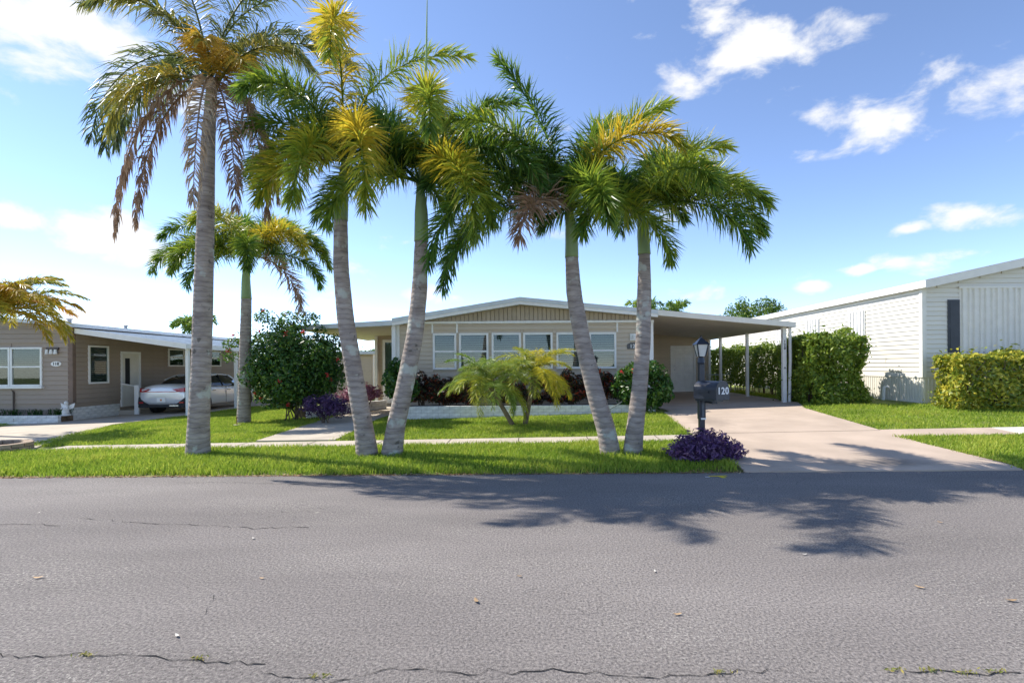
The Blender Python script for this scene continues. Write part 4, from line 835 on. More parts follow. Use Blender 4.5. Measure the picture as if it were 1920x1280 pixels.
DEAD = dict(mat=deadleaf, droop=2.2, plume=False, nl=300, crest_light=0.0, power=0.2, ll=.42)
GA = 'foxtail palms on the verge'
palm('palm_tree', 'tallest palm, straight grey trunk, drooping fronds and hanging brown dead ones', [(371, 851), (372, 800), (377, 700), (381, 560), (386, 400), (391, 250), (395, 200)], 0, [52, 44, 40, 39, 34, 27, 24], [(397, 165)], [26, 20],
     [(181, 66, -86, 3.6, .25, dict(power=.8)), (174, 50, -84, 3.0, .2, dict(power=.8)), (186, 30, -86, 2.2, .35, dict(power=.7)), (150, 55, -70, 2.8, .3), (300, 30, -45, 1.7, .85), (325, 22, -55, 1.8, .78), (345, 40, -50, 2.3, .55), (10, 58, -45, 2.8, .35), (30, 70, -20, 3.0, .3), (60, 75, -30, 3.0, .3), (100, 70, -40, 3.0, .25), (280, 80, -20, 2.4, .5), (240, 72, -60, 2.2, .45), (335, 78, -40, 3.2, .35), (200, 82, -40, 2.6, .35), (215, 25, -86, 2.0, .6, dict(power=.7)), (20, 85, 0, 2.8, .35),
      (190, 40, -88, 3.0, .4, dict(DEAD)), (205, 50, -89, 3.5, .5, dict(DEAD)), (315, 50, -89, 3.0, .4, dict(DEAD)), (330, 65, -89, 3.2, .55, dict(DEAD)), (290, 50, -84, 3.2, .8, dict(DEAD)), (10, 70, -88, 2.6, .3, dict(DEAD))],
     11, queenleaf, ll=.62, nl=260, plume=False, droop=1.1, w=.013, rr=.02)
palm('palm_tree', 'smaller palm with green crownshaft on the lawn behind the tallest palm', [(457, 793), (458, 740), (460, 650), (462, 560)], 0, [29, 24, 23, 20], [(461, 525), (463, 485)], [21, 17, 11],
     [(180, 50, -80, 2.7, .35), (165, 20, -80, 2.3, .3), (200, 35, -78, 2.6, .4), (0, 45, -75, 2.6, .5), (20, 25, -80, 2.3, .35), (340, 55, -75, 2.5, .75), (60, 75, -20, 2.3, .35), (120, 70, -10, 2.4, .3), (260, 70, -60, 2.4, .6), (300, 30, -82, 2.2, .4), (90, 50, -60, 2.2, .2), (190, 65, -60, 2.6, .3), (10, 60, -70, 2.6, .4), (355, 20, -84, 2.4, .5, dict(mat=deadleaf, nl=300, power=.6)), (230, 30, -84, 2.2, .45)], 12, ll=.55, nl=560)
palm('palm_tree', 'left leaning palm of the left crossed pair, sunlit golden fronds over green crownshaft', [(690, 853), (682, 800), (664, 700), (648, 600), (639, 500), (639, 412)], 0, [44, 36, 33, 32, 29, 25], [(641, 370), (647, 300)], [27, 25, 13],
     [(285, 84, -84, 3.9, .72, dict(crest_light=.3, power=1.0)), (295, 55, -88, 3.0, .66, dict(crest_light=.35, power=.55)), (178, 50, -35, 2.0, .35), (160, 35, -50, 2.2, .25), (195, 15, -70, 1.6, .62), (215, -5, -75, 1.7, .72), (25, 80, -5, 3.4, .5), (80, 65, -20, 2.6, .15), (120, 60, -30, 2.6, .12), (30, 35, -60, 2.3, .15), (5, 10, -80, 2.2, .5), (250, 60, -60, 2.2, .4), (172, 68, -15, 2.9, .35), (265, 35, -86, 2.3, .62, dict(power=.6)), (345, 40, -82, 2.5, .4, dict(power=.8))], 13, group=GA)
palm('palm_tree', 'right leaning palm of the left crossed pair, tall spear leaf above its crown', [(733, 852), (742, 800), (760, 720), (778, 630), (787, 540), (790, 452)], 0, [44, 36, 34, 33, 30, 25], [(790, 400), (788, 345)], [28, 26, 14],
     [(285, 80, -82, 3.0, .45, dict(crest_light=.35, power=.9)), (300, 55, -88, 2.8, .5, dict(crest_light=.4, power=.55)), (175, 30, -75, 2.3, .15), (340, 35, -70, 2.6, .3), (200, 45, -40, 2.2, .12), (150, 50, -20, 2.4, .1), (100, 65, -30, 2.5, .1), (50, 60, -30, 2.5, .2), (5, 45, -50, 2.6, .3), (350, 20, -75, 2.4, .35), (20, 70, 10, 2.5, .3), (225, 5, -80, 2.1, .5), (320, 10, -82, 2.2, .5), (140, 70, 10, 2.5, .3)], 14, group=GA, spear=[(799, 120), (801, -5)])
palm('palm_tree', 'left leaning palm of the right crossed pair, wide dark green crown', [(1146, 850), (1138, 810), (1117, 740), (1092, 640), (1076, 550), (1072, 482)], 0, [40, 36, 33, 31, 29, 24], [(1072, 440), (1066, 388)], [26, 24, 14],
     [(175, 78, 48, 2.9, .35, dict(crest_light=.1)), (180, 58, -15, 2.8, .4), (195, 40, -45, 2.6, .12), (200, 40, -84, 3.2, .3, dict(power=.8)), (185, 20, -82, 2.9, .3, dict(power=.8)), (170, 12, -72, 2.5, .22), (20, 65, 20, 2.7, .5), (318, 62, -55, 2.5, .68, dict(crest_light=.35)), (60, 60, -20, 2.4, .15), (120, 55, -20, 2.6, .12), (225, 10, -85, 1.7, .4, dict(mat=deadleaf, nl=260)), (335, 5, -82, 2.1, .5), (290, 20, -84, 1.8, .42), (355, 35, -60, 2.2, .3), (205, 62, -30, 2.7, .4), (45, 75, 20, 2.6, .4)], 15, group=GA)
palm('palm_tree', 'right hand palm of the right crossed pair with sunlit orange tipped frond', [(1185, 850), (1190, 810), (1199, 730), (1206, 640), (1208, 550), (1208, 476)], 0, [40, 34, 30, 29, 27, 22], [(1206, 440), (1202, 400)], [25, 23, 14],
     [(28, 60, -25, 2.2, .72, dict(crest_light=.4)), (5, 48, -42, 2.2, .45), (350, 30, -75, 2.2, .4), (335, 15, -80, 2.1, .35), (340, 40, -60, 2.2, .5), (60, 70, 0, 2.3, .3), (120, 60, -20, 2.2, .15), (180, 30, -60, 1.9, .3), (225, 20, -80, 1.7, .4), (300, 50, -75, 1.9, .45), (90, 40, -40, 2.1, .2), (200, 50, -50, 1.9, .2), (18, 68, -5, 2.2, .5)], 16, group=GA)
def small_palm(name, label, bpx, mid, top, n, L, mat, seed, tint, wpx=(10, 8, 11), gold=0.0, group=None, nl=150):
    b = P(*bpx); rs = np.random.RandomState(seed); t = thing(name, label, 'palm tree', b, group); Y = b.y
    pts = [b - Vector((0, 0, .08)), at(*mid, Y), at(*top, Y)]; trunk_mesh(t, pts, [q * Y / F / 2 for q in wpx], mat=pm('fibrous_bark', (0.17, 0.13, 0.07), .95, .4, 9, bump=.9, bscale=30), seg=26, n=10, seed=seed)
    for i in range(n):
        az = i * 137.5 + rs.normal(0, 8); e0 = rs.uniform(5, 80) if i > 4 else rs.uniform(70, 88)
        frond(t, np.array(pts[-1]) + rs.normal(0, .025, 3), az, e0, e0 - rs.uniform(70, 115), L * rs.uniform(.8, 1.1), nl, .25 * L, mat, np.clip(tint + rs.normal(0, .12) + gold * (math.cos(R(az)) > .1), 0, 1), rs, plume=False, w=.0055, droop=.55, bare=.16, rr=.008, power=.8)
    return t
small_palm('date_palm', 'left of two small feathery date palms on the front lawn, leaning left', (965, 797), (943, 765), (918, 722), 34, 1.3, pygmyleaf, 21, .5, group='small date palms on the front lawn')
small_palm('date_palm', 'right, yellower one of two small date palms on the front lawn', (983, 796), (992, 760), (1002, 700), 32, 1.15, pygmyleaf, 22, .6, gold=.3, group='small date palms on the front lawn')
def corner_palm():
    b = Vector((-13.6, 12.6, g(-13.6, 12.6))); rs = np.random.RandomState(31); t = thing('palm_tree', 'golden orange fronded palm at the left edge before the brown house', 'palm tree', b)
    top = at(-25, 590, 12.6); trunk_mesh(t, [b - Vector((0, 0, .1)), (b + top) / 2, top], [.10, .08, .07], seg=30, seed=4)
    for i in range(28):
        az = (-70 + i * 9) if i < 18 else i * 140; e0 = rs.uniform(10, 75); frond(t, np.array(top) + rs.normal(0, .03, 3), az, e0, e0 - rs.uniform(70, 105), rs.uniform(1.6, 2.15), 190, .42, arecaleaf, np.clip(rs.uniform(.2, .75) - .004 * e0 + .15, 0, 1), rs, plume=False, w=.014, droop=.6, rr=.012)
corner_palm()
def far_palm(label, px, py, Y, L, seed):
    p = at(px, py, Y); rs = np.random.RandomState(seed); z = g(p.x, Y); t = thing('palm_tree', label, 'palm tree', (p.x, Y, z), 'distant palms behind the houses')
    trunk_mesh(t, [(p.x, Y, z), (p.x + .1, Y, p.z * .5), p], [.17, .14, .12], seg=20, n=8)
    for i in range(13): e0 = rs.uniform(0, 75); frond(t, np.array(p), i * 137.5, e0, e0 - 90, L * rs.uniform(.8, 1.1), 90, .6, pygmyleaf, rs.uniform(.1, .5), rs, w=.04, droop=.6)
far_palm('distant palm top showing above the left house roof', 362, 612, 36, 1.6, 41)
far_palm('distant palm top left of the right trunk above the carport', 1203, 585, 34, 1.5, 42)
far_palm('distant palm top just right of the right trunk above the carport', 1262, 590, 36, 1.6, 43)

# ------------------------------------------------------------------ shrubs and hedges
def leaves(name, parent, C, nrm, size, mat, rs, tint, aspect=.5, tv=.2, spread=.8):
    n = len(C); d = nrm + rs.normal(0, spread, (n, 3)); d /= np.linalg.norm(d, axis=1)[:, None]
    a = np.cross(d, rs.normal(0, 1, (n, 3))); a /= np.linalg.norm(a, axis=1)[:, None]; b = np.cross(d, a)
    s = (size * rs.uniform(.6, 1.25, n))[:, None]; f = d * s * .18
    V = np.stack([C - a * s, C + b * s * aspect + f, C + a * s, C - b * s * aspect + f], 1).reshape(-1, 3)
    i = np.arange(n)[:, None] * 4; tt = np.clip(tint + rs.normal(0, tv, n), 0, 1)
    return npmesh(name, V, [np.concatenate([i + np.array([[0, 1, 2]]), i + np.array([[0, 2, 3]])])], mat, parent, np.repeat(tt, 4))
def lobes(c, rad, k, lr, n, rs, flat=0.0):
    """leaf positions on the shells of many small lobes spread through an uneven crown"""
    c = np.array(c); rad = np.array(rad); u = rs.normal(0, 1, (k, 3)); u /= np.linalg.norm(u, axis=1)[:, None]
    lc = c + u * rad * (rs.uniform(.25, 1, k) ** .45)[:, None]; lc[:, 2] = np.maximum(lc[:, 2], c[2] - rad[2] * (1 - flat)); r = lr * rs.uniform(.55, 1.3, k)
    w = rs.choice(k, n, p=r ** 2 / (r ** 2).sum()); v = rs.normal(0, 1, (n, 3)); v /= np.linalg.norm(v, axis=1)[:, None]
    return lc[w] + v * (r[w] * rs.uniform(.5, 1.05, n) ** .6)[:, None], v * .7 + u[w] * .5 + [0, 0, .3]
def stems(parent, base, c, rad, k, rs, r=.018, name='stem'):
    mb = MB()
    for _ in range(k):
        p0 = Vector((base[0] + rs.normal(0, rad[0] * .15), base[1] + rs.normal(0, rad[1] * .15), base[2] - .05)); p2 = Vector((c[0] + rs.uniform(-.7, .7) * rad[0], c[1] + rs.uniform(-.7, .7) * rad[1], c[2] + rs.uniform(-.2, .6) * rad[2]))
        p1 = (p0 + p2) / 2 + Vector((rs.normal(0, .06), rs.normal(0, .06), .05)); mb.tube([p0, p1, p2], [r, r * .75, r * .35], 6)
    o = mb.build(name, woody, parent); o['kind'] = 'stuff'; return o
def shrub(name, label, cat, c, rad, n, size, mat, tint, seed, k=40, lr=.22, zg=None, group=None, flowers=0, aspect=.5, fl=None, nst=6, tv=.2):
    rs = np.random.RandomState(seed); z = g(c[0], c[1]) if zg is None else zg; t = thing(name, label, cat, (c[0], c[1], z), group)
    C, nr = lobes(c, rad, k, lr, n, rs); ok = C[:, 2] > z + .02; leaves('foliage', t, C[ok], nr[ok], size, mat, rs, tint, aspect, tv)
    stems(t, (c[0], c[1], z), c, rad, nst, rs)
    if flowers:
        u = rs.normal(0, 1, (flowers, 3)); u[:, 1] = -np.abs(u[:, 1]); u /= np.linalg.norm(u, axis=1)[:, None]; fc = np.array(c) + u * np.array(rad) * 1.05
        for p in fc:
            q = p + rs.normal(0, .026, (9, 3)); leaves('flower', t, q, np.tile([0, -.5, .5], (9, 1)), .045, petal, rs, .5, .7)
    return t
def px_shrub(name, label, cat, px0, py0, px1, py1, Y, depth, **kw):
    a, b = at(px0, py1, Y), at(px1, py0, Y); c = ((a.x + b.x) / 2, Y, (a.z + b.z) / 2); rad = ((b.x - a.x) / 2, depth, (b.z - a.z) / 2); return shrub(name, label, cat, c, tuple(r * .88 for r in rad), **kw)
b = P(600, 772)
big = px_shrub('flowering_bush', 'large rounded green bush with scattered red flowers beside the front path', 'bush', 462, 598, 650, 775, 14.6, 1.25, n=24000, size=.055, mat=shrubleaf, tint=.5, seed=51, k=170, lr=.30, flowers=9, nst=10, tv=.25)
rs_ = np.random.RandomState(77)
for (px, py, r, n_) in ((497, 592, .30, 260), (540, 600, .45, 500), (575, 598, .35, 320), (440, 640, .32, 240), (430, 668, .25, 130), (490, 630, .35, 300)):   # loose top sprays
    p = at(px, py, 14.7); C, nr = lobes(p, (r, r * .7, r * .6), 9, .14, n_, rs_); leaves('foliage', big, C, nr, .045, shrubleaf, rs_, .75, .5)
    MB().tube([Vector((-6.7, 14.6, 1.1)), Vector((p.x, 14.7, p.z))], [.015, .006], 5).build('stem', woody, big)
    q = np.array(p) + rs_.normal(0, .028, (8, 3)) + [0, -.1, .15]; leaves('flower', big, q, np.tile([0, -.5, .5], (8, 1)), .04, petal, rs_, .6, .7)
px_shrub('purple_plant', 'dark purple trailing plants along the path below the flowering bush', 'plant', 560, 742, 655, 778, 13.4, .45, n=2600, size=.05, mat=purpleleaf, tint=.18, seed=52, k=40, lr=.16, aspect=.3)
px_shrub('plum_plant', 'reddish plum leaved plants filling the brick planter by the path', 'plant', 622, 724, 722, 752, 16.4, .8, n=2600, size=.055, mat=pinkleaf, tint=.55, seed=53, k=45, lr=.16, aspect=.35)
ZB = g(0, 14.5) + .28
px_shrub('shrub', 'glossy green shrub at the left end of the white planter', 'shrub', 718, 672, 785, 764, 13.9, .5, n=2800, size=.065, mat=shrubleaf, tint=.45, seed=54, k=36, lr=.2, zg=ZB - .2)
for i, (p0, p1, py, lab) in enumerate(((768, 815, 700, 'dark red leaved ti plants next to the left green shrub'), (808, 858, 692, 'dark red ti plants below the leftmost window'), (850, 905, 694, 'red tipped ti plants behind the left small date palm'),
                                      (905, 965, 705, 'dark ti plants between the two small date palms'), (965, 1050, 705, 'dark ti plants behind the right small date palm'), (1040, 1100, 690, 'red tipped ti plants left of the leaning right trunk'), (1095, 1165, 690, 'dark red ti plants right of the leaning trunk'))):
    px_shrub('ti_plant', lab, 'plant', p0 - 6, py, p1 + 6, 762, 14.45, .32, n=1500, size=.085, mat=tileaf, tint=.52, seed=60 + i, k=22, lr=.17, zg=ZB, group='ti plants in the front planter', aspect=.28, nst=9, tv=.3)
px_shrub('shrub', 'round glossy green shrub at the right end of the white planter', 'shrub', 1150, 675, 1264, 770, 13.85, .6, n=4200, size=.065, mat=shrubleaf, tint=.5, seed=55, k=50, lr=.22, zg=ZB - .2, flowers=4)
def purple_heart():
    rs = np.random.RandomState(56); b = P(1318, 862); t = thing('purple_plant', 'sprawling bright purple plant around the mailbox post', 'plant', b)
    n = 330; C = []; N_ = []; mb = MB()
    for i in range(n):
        a = rs.uniform(0, 6.28); r = rs.uniform(0, 1) ** .6; x, y = b.x + .05 + r * .66 * math.cos(a), b.y + .02 + r * .33 * math.sin(a); h = (.37 * (1 - r * r * .75)) * rs.uniform(.55, 1.15) + .06; z0 = g(x, y)
        x0, y0 = b.x + (x - b.x) * .6, b.y + (y - b.y) * .6; p0, p1 = Vector((x0, y0, g(x0, y0) - .02)), Vector((x, y, z0 + h)); mb.tube([p0, p0.lerp(p1, .6) + Vector((0, 0, .05)), p1], [.006, .005, .003], 4, cap=False)
        for q in np.linspace(.3, 1.03, 11): C.append(np.array(p0.lerp(p1, q)) + rs.normal(0, .022, 3)); N_.append([math.cos(a) * .4, math.sin(a) * .4 - .2, .6])
    leaves('foliage', t, np.array(C), np.array(N_), .05, purpleleaf, rs, .45, .3, .22, .9); mb.build('stem', pm('purple_stem', (.12, .05, .13), .7), t)
purple_heart()
def hedge(label, x0, x1, y0, y1, z0, z1, n, mat, tint, seed, size=.045, bare=0.0, lump=.09, name='hedge', trunks=0):
    """clipped hedge: leaves through the outer layer of a box with a wavy surface, thin stems below"""
    rs = np.random.RandomState(seed); t = thing(name, label, 'hedge', ((x0 + x1) / 2, (y0 + y1) / 2, z0))
    A = np.array([(y1 - y0) * (z1 - z0), (y1 - y0) * (z1 - z0), (x1 - x0) * (z1 - z0), (x1 - x0) * (z1 - z0), (x1 - x0) * (y1 - y0)]); f = rs.choice(5, n, p=A / A.sum())
    u = rs.uniform(0, 1, (n, 3)); dep = np.abs(rs.normal(0, .09, n)) - .02
    C = np.stack([x0 + u[:, 0] * (x1 - x0), y0 + u[:, 1] * (y1 - y0), z0 + bare + u[:, 2] * (z1 - z0 - bare)], 1); N_ = np.zeros((n, 3))
    for k, (ax, v, s) in enumerate(((0, x0, -1), (0, x1, 1), (1, y0, -1), (1, y1, 1), (2, z1, 1))):
        m = f == k; C[m, ax] = v - s * dep[m]; N_[m, ax] = s
    wv = lump * (np.sin(C[:, 0] * 5.1 + C[:, 2] * 3.3 + seed) + np.sin(C[:, 1] * 4.3 + C[:, 2] * 4.9) + np.sin(C[:, 0] * 2.2 - C[:, 1] * 2.9)) / 2
    st = rs.uniform(0, 1, n) < .07; wv = wv * 1.5 + np.where(st, np.abs(rs.normal(0, .12, n)), 0); C += N_ * wv[:, None]; C += np.where(st, 1, 0)[:, None] * rs.normal(0, .03, (n, 3)); leaves('foliage', t, C, N_ * .8 + [0, 0, .35], size, mat, rs, tint + .0, .5, .22)
    mb = MB(); k = trunks or int(((x1 - x0) + (y1 - y0)) * 5)
    for _ in range(k):
        x, y = rs.uniform(x0 + .1, x1 - .1), rs.uniform(y0 + .1, y1 - .1); mb.tube([(x, y, z0 - .05), (x + rs.normal(0, .05), y + rs.normal(0, .05), z0 + (z1 - z0) * .5), (x + rs.normal(0, .12), y + rs.normal(0, .12), z1 - .12)], [.018, .014, .006], 5, cap=False)
    mb.build('stem', woody, t)['kind'] = 'stuff'; return t
zr_ = g(9, 17)
hedge('long clipped green hedge behind the carport posts', 8.25, 9.25, 15.6, 25, zr_, 2.18, 34000, hedgeleaf, .7, 71, bare=.25, size=.05)
hedge('tall bushy green hedge beside the front carport post', 7.72, 9.35, 14.3, 15.9, g(8.5, 15), 2.32, 16000, hedgeleaf, .82, 72, size=.06, lump=.13)
hedge('yellow green variegated hedge before the cream house', 10.35, 15.5, 12.45, 13.25, g(12, 13), at(1800, 668, 12.45).z, 16000, variegated, .55, 73, size=.06, lump=.08)
hedge('dark green hedge in the gap between the left carport and the flowering bush', -14.8, -8.6, 30, 31, -0.1, 2.0, 12000, hedgeleaf, .35, 75, size=.08)
hedge('green hedge seen beneath the porch roof behind the shed', -9.5, -5.2, 27, 28, 0.1, 2.4, 9000, hedgeleaf, .6, 74, size=.07)
def tree(label, px, py, Y, r, seed, n=5000):
    p = at(px, py, Y); rs = np.random.RandomState(seed); z = g(p.x, Y); t = thing('tree', label, 'tree', (p.x, Y, z))
    mb = MB(); mb.tube([(p.x, Y, z - .1), (p.x + .1, Y, p.z * .5), (p.x, Y, p.z)], [.2, .15, .08], 8)
    for i in range(7): a = i * 2.4; mb.tube([(p.x, Y, p.z - r * .9), (p.x + r * .7 * math.cos(a), Y + r * .6 * math.sin(a), p.z + rs.uniform(-.2, .4) * r)], [.07, .02], 6)
    mb.build('trunk', woody, t); C, nr = lobes(p, (r * 1.25, r, r * .55), 60, r * .25, n, rs); leaves('crown', t, C, nr, .10, hedgeleaf, rs, .5, .45, .25)
tree('feathery green tree behind the carport and the cream house roof', 1412, 592, 34, 1.75, 81)
def liriope():
    rs = np.random.RandomState(57)
    for i in range(5):
        x = -18.3 + i * .72; z = g(x, 16.6) + .2; t = thing('grass_plant', ['leftmost', 'second', 'middle', 'fourth', 'rightmost'][i] + ' dark strappy grass clump in the white planter of the brown house', 'plant', (x, 16.65, z), 'grassy clumps in the left planter')
        frn = 70; a = rs.uniform(0, 6.28, frn); B = np.stack([x + rs.normal(0, .14, frn), 16.65 + rs.normal(0, .06, frn), np.full(frn, z)], 1); l = rs.uniform(.18, .34, frn)[:, None]; d = np.stack([np.cos(a), np.sin(a), np.zeros(frn)], 1); wv = np.stack([-np.sin(a), np.cos(a), np.zeros(frn)], 1) * .009
        M = B + d * l * .4 + [0, 0, 1] * l * .7; E = B + d * l * 1.0 + [0, 0, 1] * l * .55; q = np.arange(frn)[:, None] * 5
        npmesh('foliage', np.stack([B - wv, B + wv, M - wv, M + wv, E], 1).reshape(-1, 3), [q + np.array([[0, 1, 3, 2]]), q + np.array([[2, 3, 4]])], shrubleaf, t, np.repeat(rs.uniform(.1, .5, frn), 5))
liriope()

# ------------------------------------------------------------------ small things
def statue():
    p = at(121, 762, 16.55); x, y, z = p.x, 16.6, g(p.x, 16.6) + .2
    t = thing('garden_statue', 'small white angel garden statue at the corner of the brown house', 'statue', (x, y, z)); m = pm('white_stone', (.72, .71, .68), .7, .1, 12)
    MB().tube([(x, y, z), (x, y, z + .04), (x, y, z + .06)], [.13, .13, .09], 14).build('base', m, t)
    MB().tube([(x, y, z + .05), (x - .02, y, z + .12), (x, y, z + .22), (x + .01, y, z + .31), (x + .015, y, z + .35), (x + .015, y - .01, z + .39), (x + .015, y - .01, z + .44), (x + .015, y, z + .47)], [.11, .10, .075, .06, .03, .055, .05, .015], 12).build('figure', m, t, smooth=True)
    for sg in (-1, 1):
        MB().prism([(x + sg * .03, y + .04, z + .18), (x + sg * .19, y + .06, z + .24), (x + sg * .23, y + .06, z + .40), (x + sg * .12, y + .05, z + .36), (x + sg * .04, y + .04, z + .30)], (0, .02, 0)).build('wing', m, t)
        MB().tube([(x + sg * .06, y - .02, z + .28), (x + sg * .10, y - .07, z + .22), (x + sg * .03, y - .12, z + .24)], [.025, .022, .016], 7).build('arm', m, t)
statue()
def bench():
    y = 21.2; x0, x1 = at(1329, 700, y).x, at(1374, 700, y).x; z = g(7, y) + .012; t = thing('garden_bench', 'pale scrolled metal bench at the back of the carport', 'bench', ((x0 + x1) / 2, y, z)); m = pm('pale_metal', (.55, .56, .5), .5)
    for x in (x0, x1):
        MB().tube([(x, y + .25, z), (x, y + .25, z + .85)], .016, 6).build('leg', m, t); MB().tube([(x, y - .2, z), (x, y - .2, z + .6), (x, y + .25, z + .62)], .016, 6).build('leg', m, t)
        MB().tube([(x + .09 * math.cos(q / 2), y + .25, z + .78 + .09 * math.sin(q / 2)) for q in range(13)], .01, 5).build('scroll', m, t)
    for k in range(6): MB().box(x0, x1, y - .2 + k * .075, y - .15 + k * .075, z + .42, z + .44).build('seat_slat', m, t)
    MB().tube([(x0, y + .25, z + .72), (x1, y + .25, z + .72)], .016, 6).build('back_rail', m, t)
    for k in range(7): xx = x0 + (k + .5) * (x1 - x0) / 7; MB().tube([(xx, y + .25, z + .44), (xx + .03, y + .25, z + .58), (xx, y + .25, z + .72)], .008, 5).build('back_bar', m, t)
bench()
def stone_ring():
    c = P(-15, 846); t = thing('stone_edging', 'curved tan paver ring on the verge at the left edge', 'edging', c); m = pm('tan_paver', (.36, .27, .19), .9, .2, 14, bump=.5, rnd=.15)
    for lay in range(2):
        for k in range(16):
            a = 2 * math.pi * (k + .5 * lay) / 16; r0, r1 = .46, .62; pts = [(c.x + r * math.cos(a + d), c.y + r * math.sin(a + d) * .85, c.z + .01 + lay * .075) for r, d in ((r0, -.185), (r1, -.185), (r1, .185), (r0, .185))]
            MB().prism(pts, (0, 0, .07)).build('paver', m, t, bevel=.008)
    MB().prism([(c.x + .46 * math.cos(k * .4), c.y + .39 * math.sin(k * .4), c.z - .02) for k in range(16)][:15], (0, 0, .09)).build('soil_bed', soil, t)
stone_ring()
p = P(444, 797); t = thing('garden_stake', 'thin rusty sprinkler stake beside the smaller palm trunk', 'stake', p); rust = pm('rusty_iron', (.20, .08, .04), .9, .3, 30)
MB().tube([p - Vector((0, 0, .05)), p + Vector((0, 0, .2))], .012, 6).build('rod', rust, t); MB().tube([p + Vector((0, 0, .2)), p + Vector((0, 0, .23))], [.022, .012], 8).build('cap', rust, t); MB().tube([p, p + Vector((0, 0, .02))], .10, 12).build('base_disc', concrete, t)
def hose():
    pts = [at(1166, 753, 13.55), at(1152, 762, 13.5), at(1140, 769, 13.42), at(1128, 773, 13.40), at(1115, 777, 13.35)]; pts[-1].z = g(1.6, 13.3) + .02
    tag(MB().tube(pts, .014, 7).build('garden_hose', pm('hose_grey', (.2, .22, .2), .5), None, smooth=True), 'thin grey hose hanging over the right part of the white planter', 'hose')
hose()
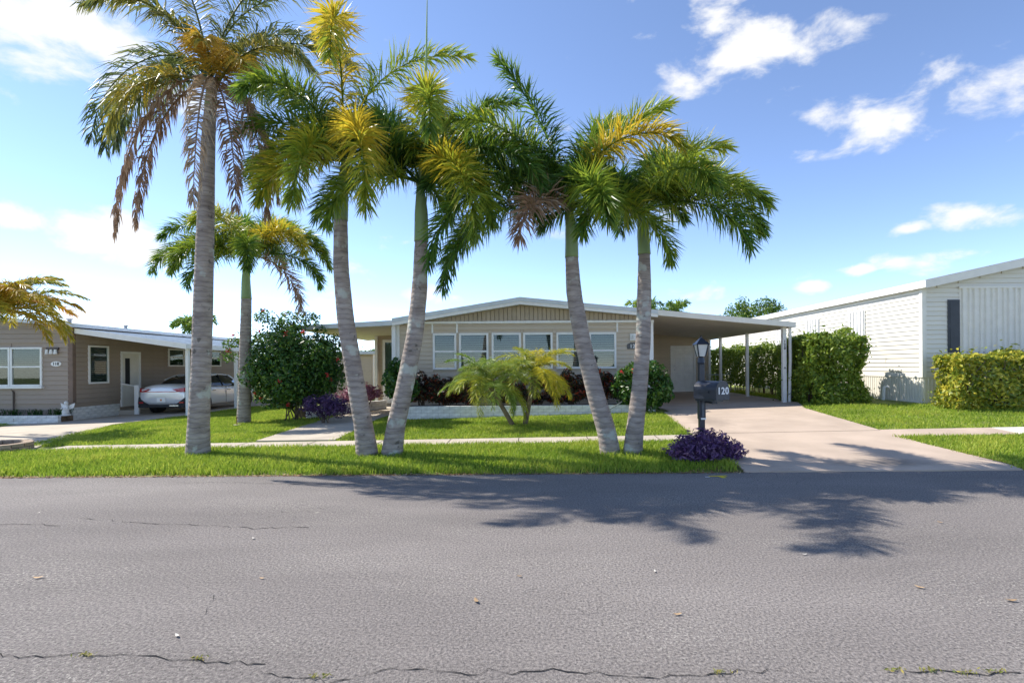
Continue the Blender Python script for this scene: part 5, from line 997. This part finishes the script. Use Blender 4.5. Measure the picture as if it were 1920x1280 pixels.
def road_bits():
    rng = random.Random(5); dk = pm('crack_dark', (.018, .017, .016), 1); moss = leafmat('weed_leaf', [(0, (.12, .18, .03)), (1, (.4, .32, .08))], .6)
    def crack(pxs, w, seed):
        r = random.Random(seed); pts = []
        for (a, b) in zip(pxs[:-1], pxs[1:]):
            A, B = P(*a), P(*b); k = max(2, int((B - A).length / .05))
            pts += [A.lerp(B, i / k) + Vector((r.gauss(0, .008), r.gauss(0, .014), 0)) for i in range(k)]
        L_, Rr = [], []
        for i, q in enumerate(pts): ww = w * r.uniform(.15, 1.2); L_.append((q.x, q.y - ww, .004)); Rr.append((q.x, q.y + ww, .004))
        n = len(pts); mb = MB(); mb.add(L_ + Rr, [(i, i + 1, n + i + 1, n + i) for i in range(n - 1)]); o = mb.build('crack', dk, ROAD); return pts
    c1 = crack([(-10, 1229), (120, 1230), (240, 1229), (350, 1237), (430, 1240), (512, 1247)], .004, 1); c2 = crack([(490, 1261), (560, 1269), (660, 1274), (715, 1258), (780, 1255), (880, 1259), (960, 1260), (1080, 1257), (1140, 1264), (1220, 1270), (1330, 1262), (1500, 1259)], .004, 2)
    c3 = crack([(1680, 1262), (1760, 1258), (1850, 1262), (1925, 1256)], .004, 3); crack([(150, 972), (205, 975), (280, 981), (380, 985), (480, 990), (590, 988)], .0045, 4); crack([(-5, 981), (60, 983), (120, 986)], .004, 5); crack([(355, 966), (380, 955), (415, 945)], .003, 6)
    crack([(385, 1152), (395, 1130), (402, 1108)], .003, 7); crack([(480, 905), (500, 895), (520, 890)], .004, 8); crack([(330, 905), (420, 904), (560, 908), (700, 905)], .0035, 9)
    rs = np.random.RandomState(6); mbp = []
    for q in [c1[len(c1) // 3], c1[len(c1) * 3 // 4]] + [c2[i] for i in range(6, len(c2), 37)] + c3[-12::3]: mbp.append(np.array(q) + rs.normal(0, .02, (26, 3)) * [1.6, .5, 0] + [0, 0, .012])
    C = np.concatenate(mbp); o = leaves('crack_weed', None, C, np.tile([0, -.3, .8], (len(C), 1)), .011, moss, rs, .5, .3, .3); tag(o, 'tiny weeds growing along the road cracks', 'weeds', kind='stuff')
    leafm = pm('dry_leaf', (.45, .30, .16), .8, .3, 30, rnd=.3); lm = None
    for i, (px, py, s, lab) in enumerate(((893, 1128, .05, 'curled tan dry leaf, biggest on the near road'), (72, 1084, .05, 'brown twig like leaf on the left road'), (475, 1010, .035, 'pale leaf scrap left of the palm shadow'), (332, 1193, .035, 'whitish leaf strip low on the left road'), (491, 1085, .03, 'small tan leaf near the road middle left'), (1724, 1102, .045, 'tan leaf on the right road'), (1895, 1127, .05, 'orange brown leaf at the right road edge'), (1270, 1153, .04, 'ochre leaf low right of centre on the road'), (1228, 1072, .03, 'small pale leaf right of centre on the road'), (1508, 1040, .03, 'white leaf scrap below the right shadow'), (1763, 980, .04, 'tan leaf below the far right shadow'), (974, 1081, .03, 'small yellow leaf in the middle of the road'), (594, 962, .03, 'white scrap inside the left frond shadow'), (72, 962, .03, 'white scrap on the far left road'))):
        p = P(px, py); s *= .7; a = rng.uniform(0, 3.14) if i != 1 else .3; n = 6; vs = []
        for k in range(n + 1):
            q = -1 + 2 * k / n; w = .32 * (1 - q * q) ** .7 + .02
            for sg in (-1, 1): vs.append((p.x + s * (q * math.cos(a) - sg * w * math.sin(a)), p.y + s * (q * math.sin(a) + sg * w * math.cos(a)), .006 + s * (.25 * q * q + .12)))
        o = MB().add(vs, [(2 * k, 2 * k + 1, 2 * k + 3, 2 * k + 2) for k in range(n)]).build('fallen_leaf', leafm if 'whit' not in lab and 'pale' not in lab else pm('pale_dry_leaf', (.62, .58, .5), .8, .2, 30), None, smooth=True); tag(o, lab, 'leaf', 'fallen leaves on the road')
    yp = pm('yellow_spray_paint', (.70, .55, .03), .8, .3, 60); q = P(1346, 893)
    mb = MB(); mb.add([(q.x - .13, q.y - .02, .004), (q.x + .14, q.y + .01, .004), (q.x + .13, q.y + .055, .004), (q.x - .12, q.y + .03, .004), (q.x + .02, q.y - .11, .0045), (q.x + .09, q.y - .10, .0045), (q.x + .06, q.y + .02, .0045), (q.x, q.y + .0, .0045)], [(0, 1, 2, 3), (4, 5, 6, 7)]); o = mb.build('paint_mark', yp, ROAD)
    q = P(1331, 894); MB().add([(q.x - .07, q.y - .02, .004), (q.x - .01, q.y - .025, .004), (q.x, q.y + .01, .004), (q.x - .06, q.y + .02, .004)], [(0, 1, 2, 3)]).build('paint_mark', white, ROAD)
road_bits()
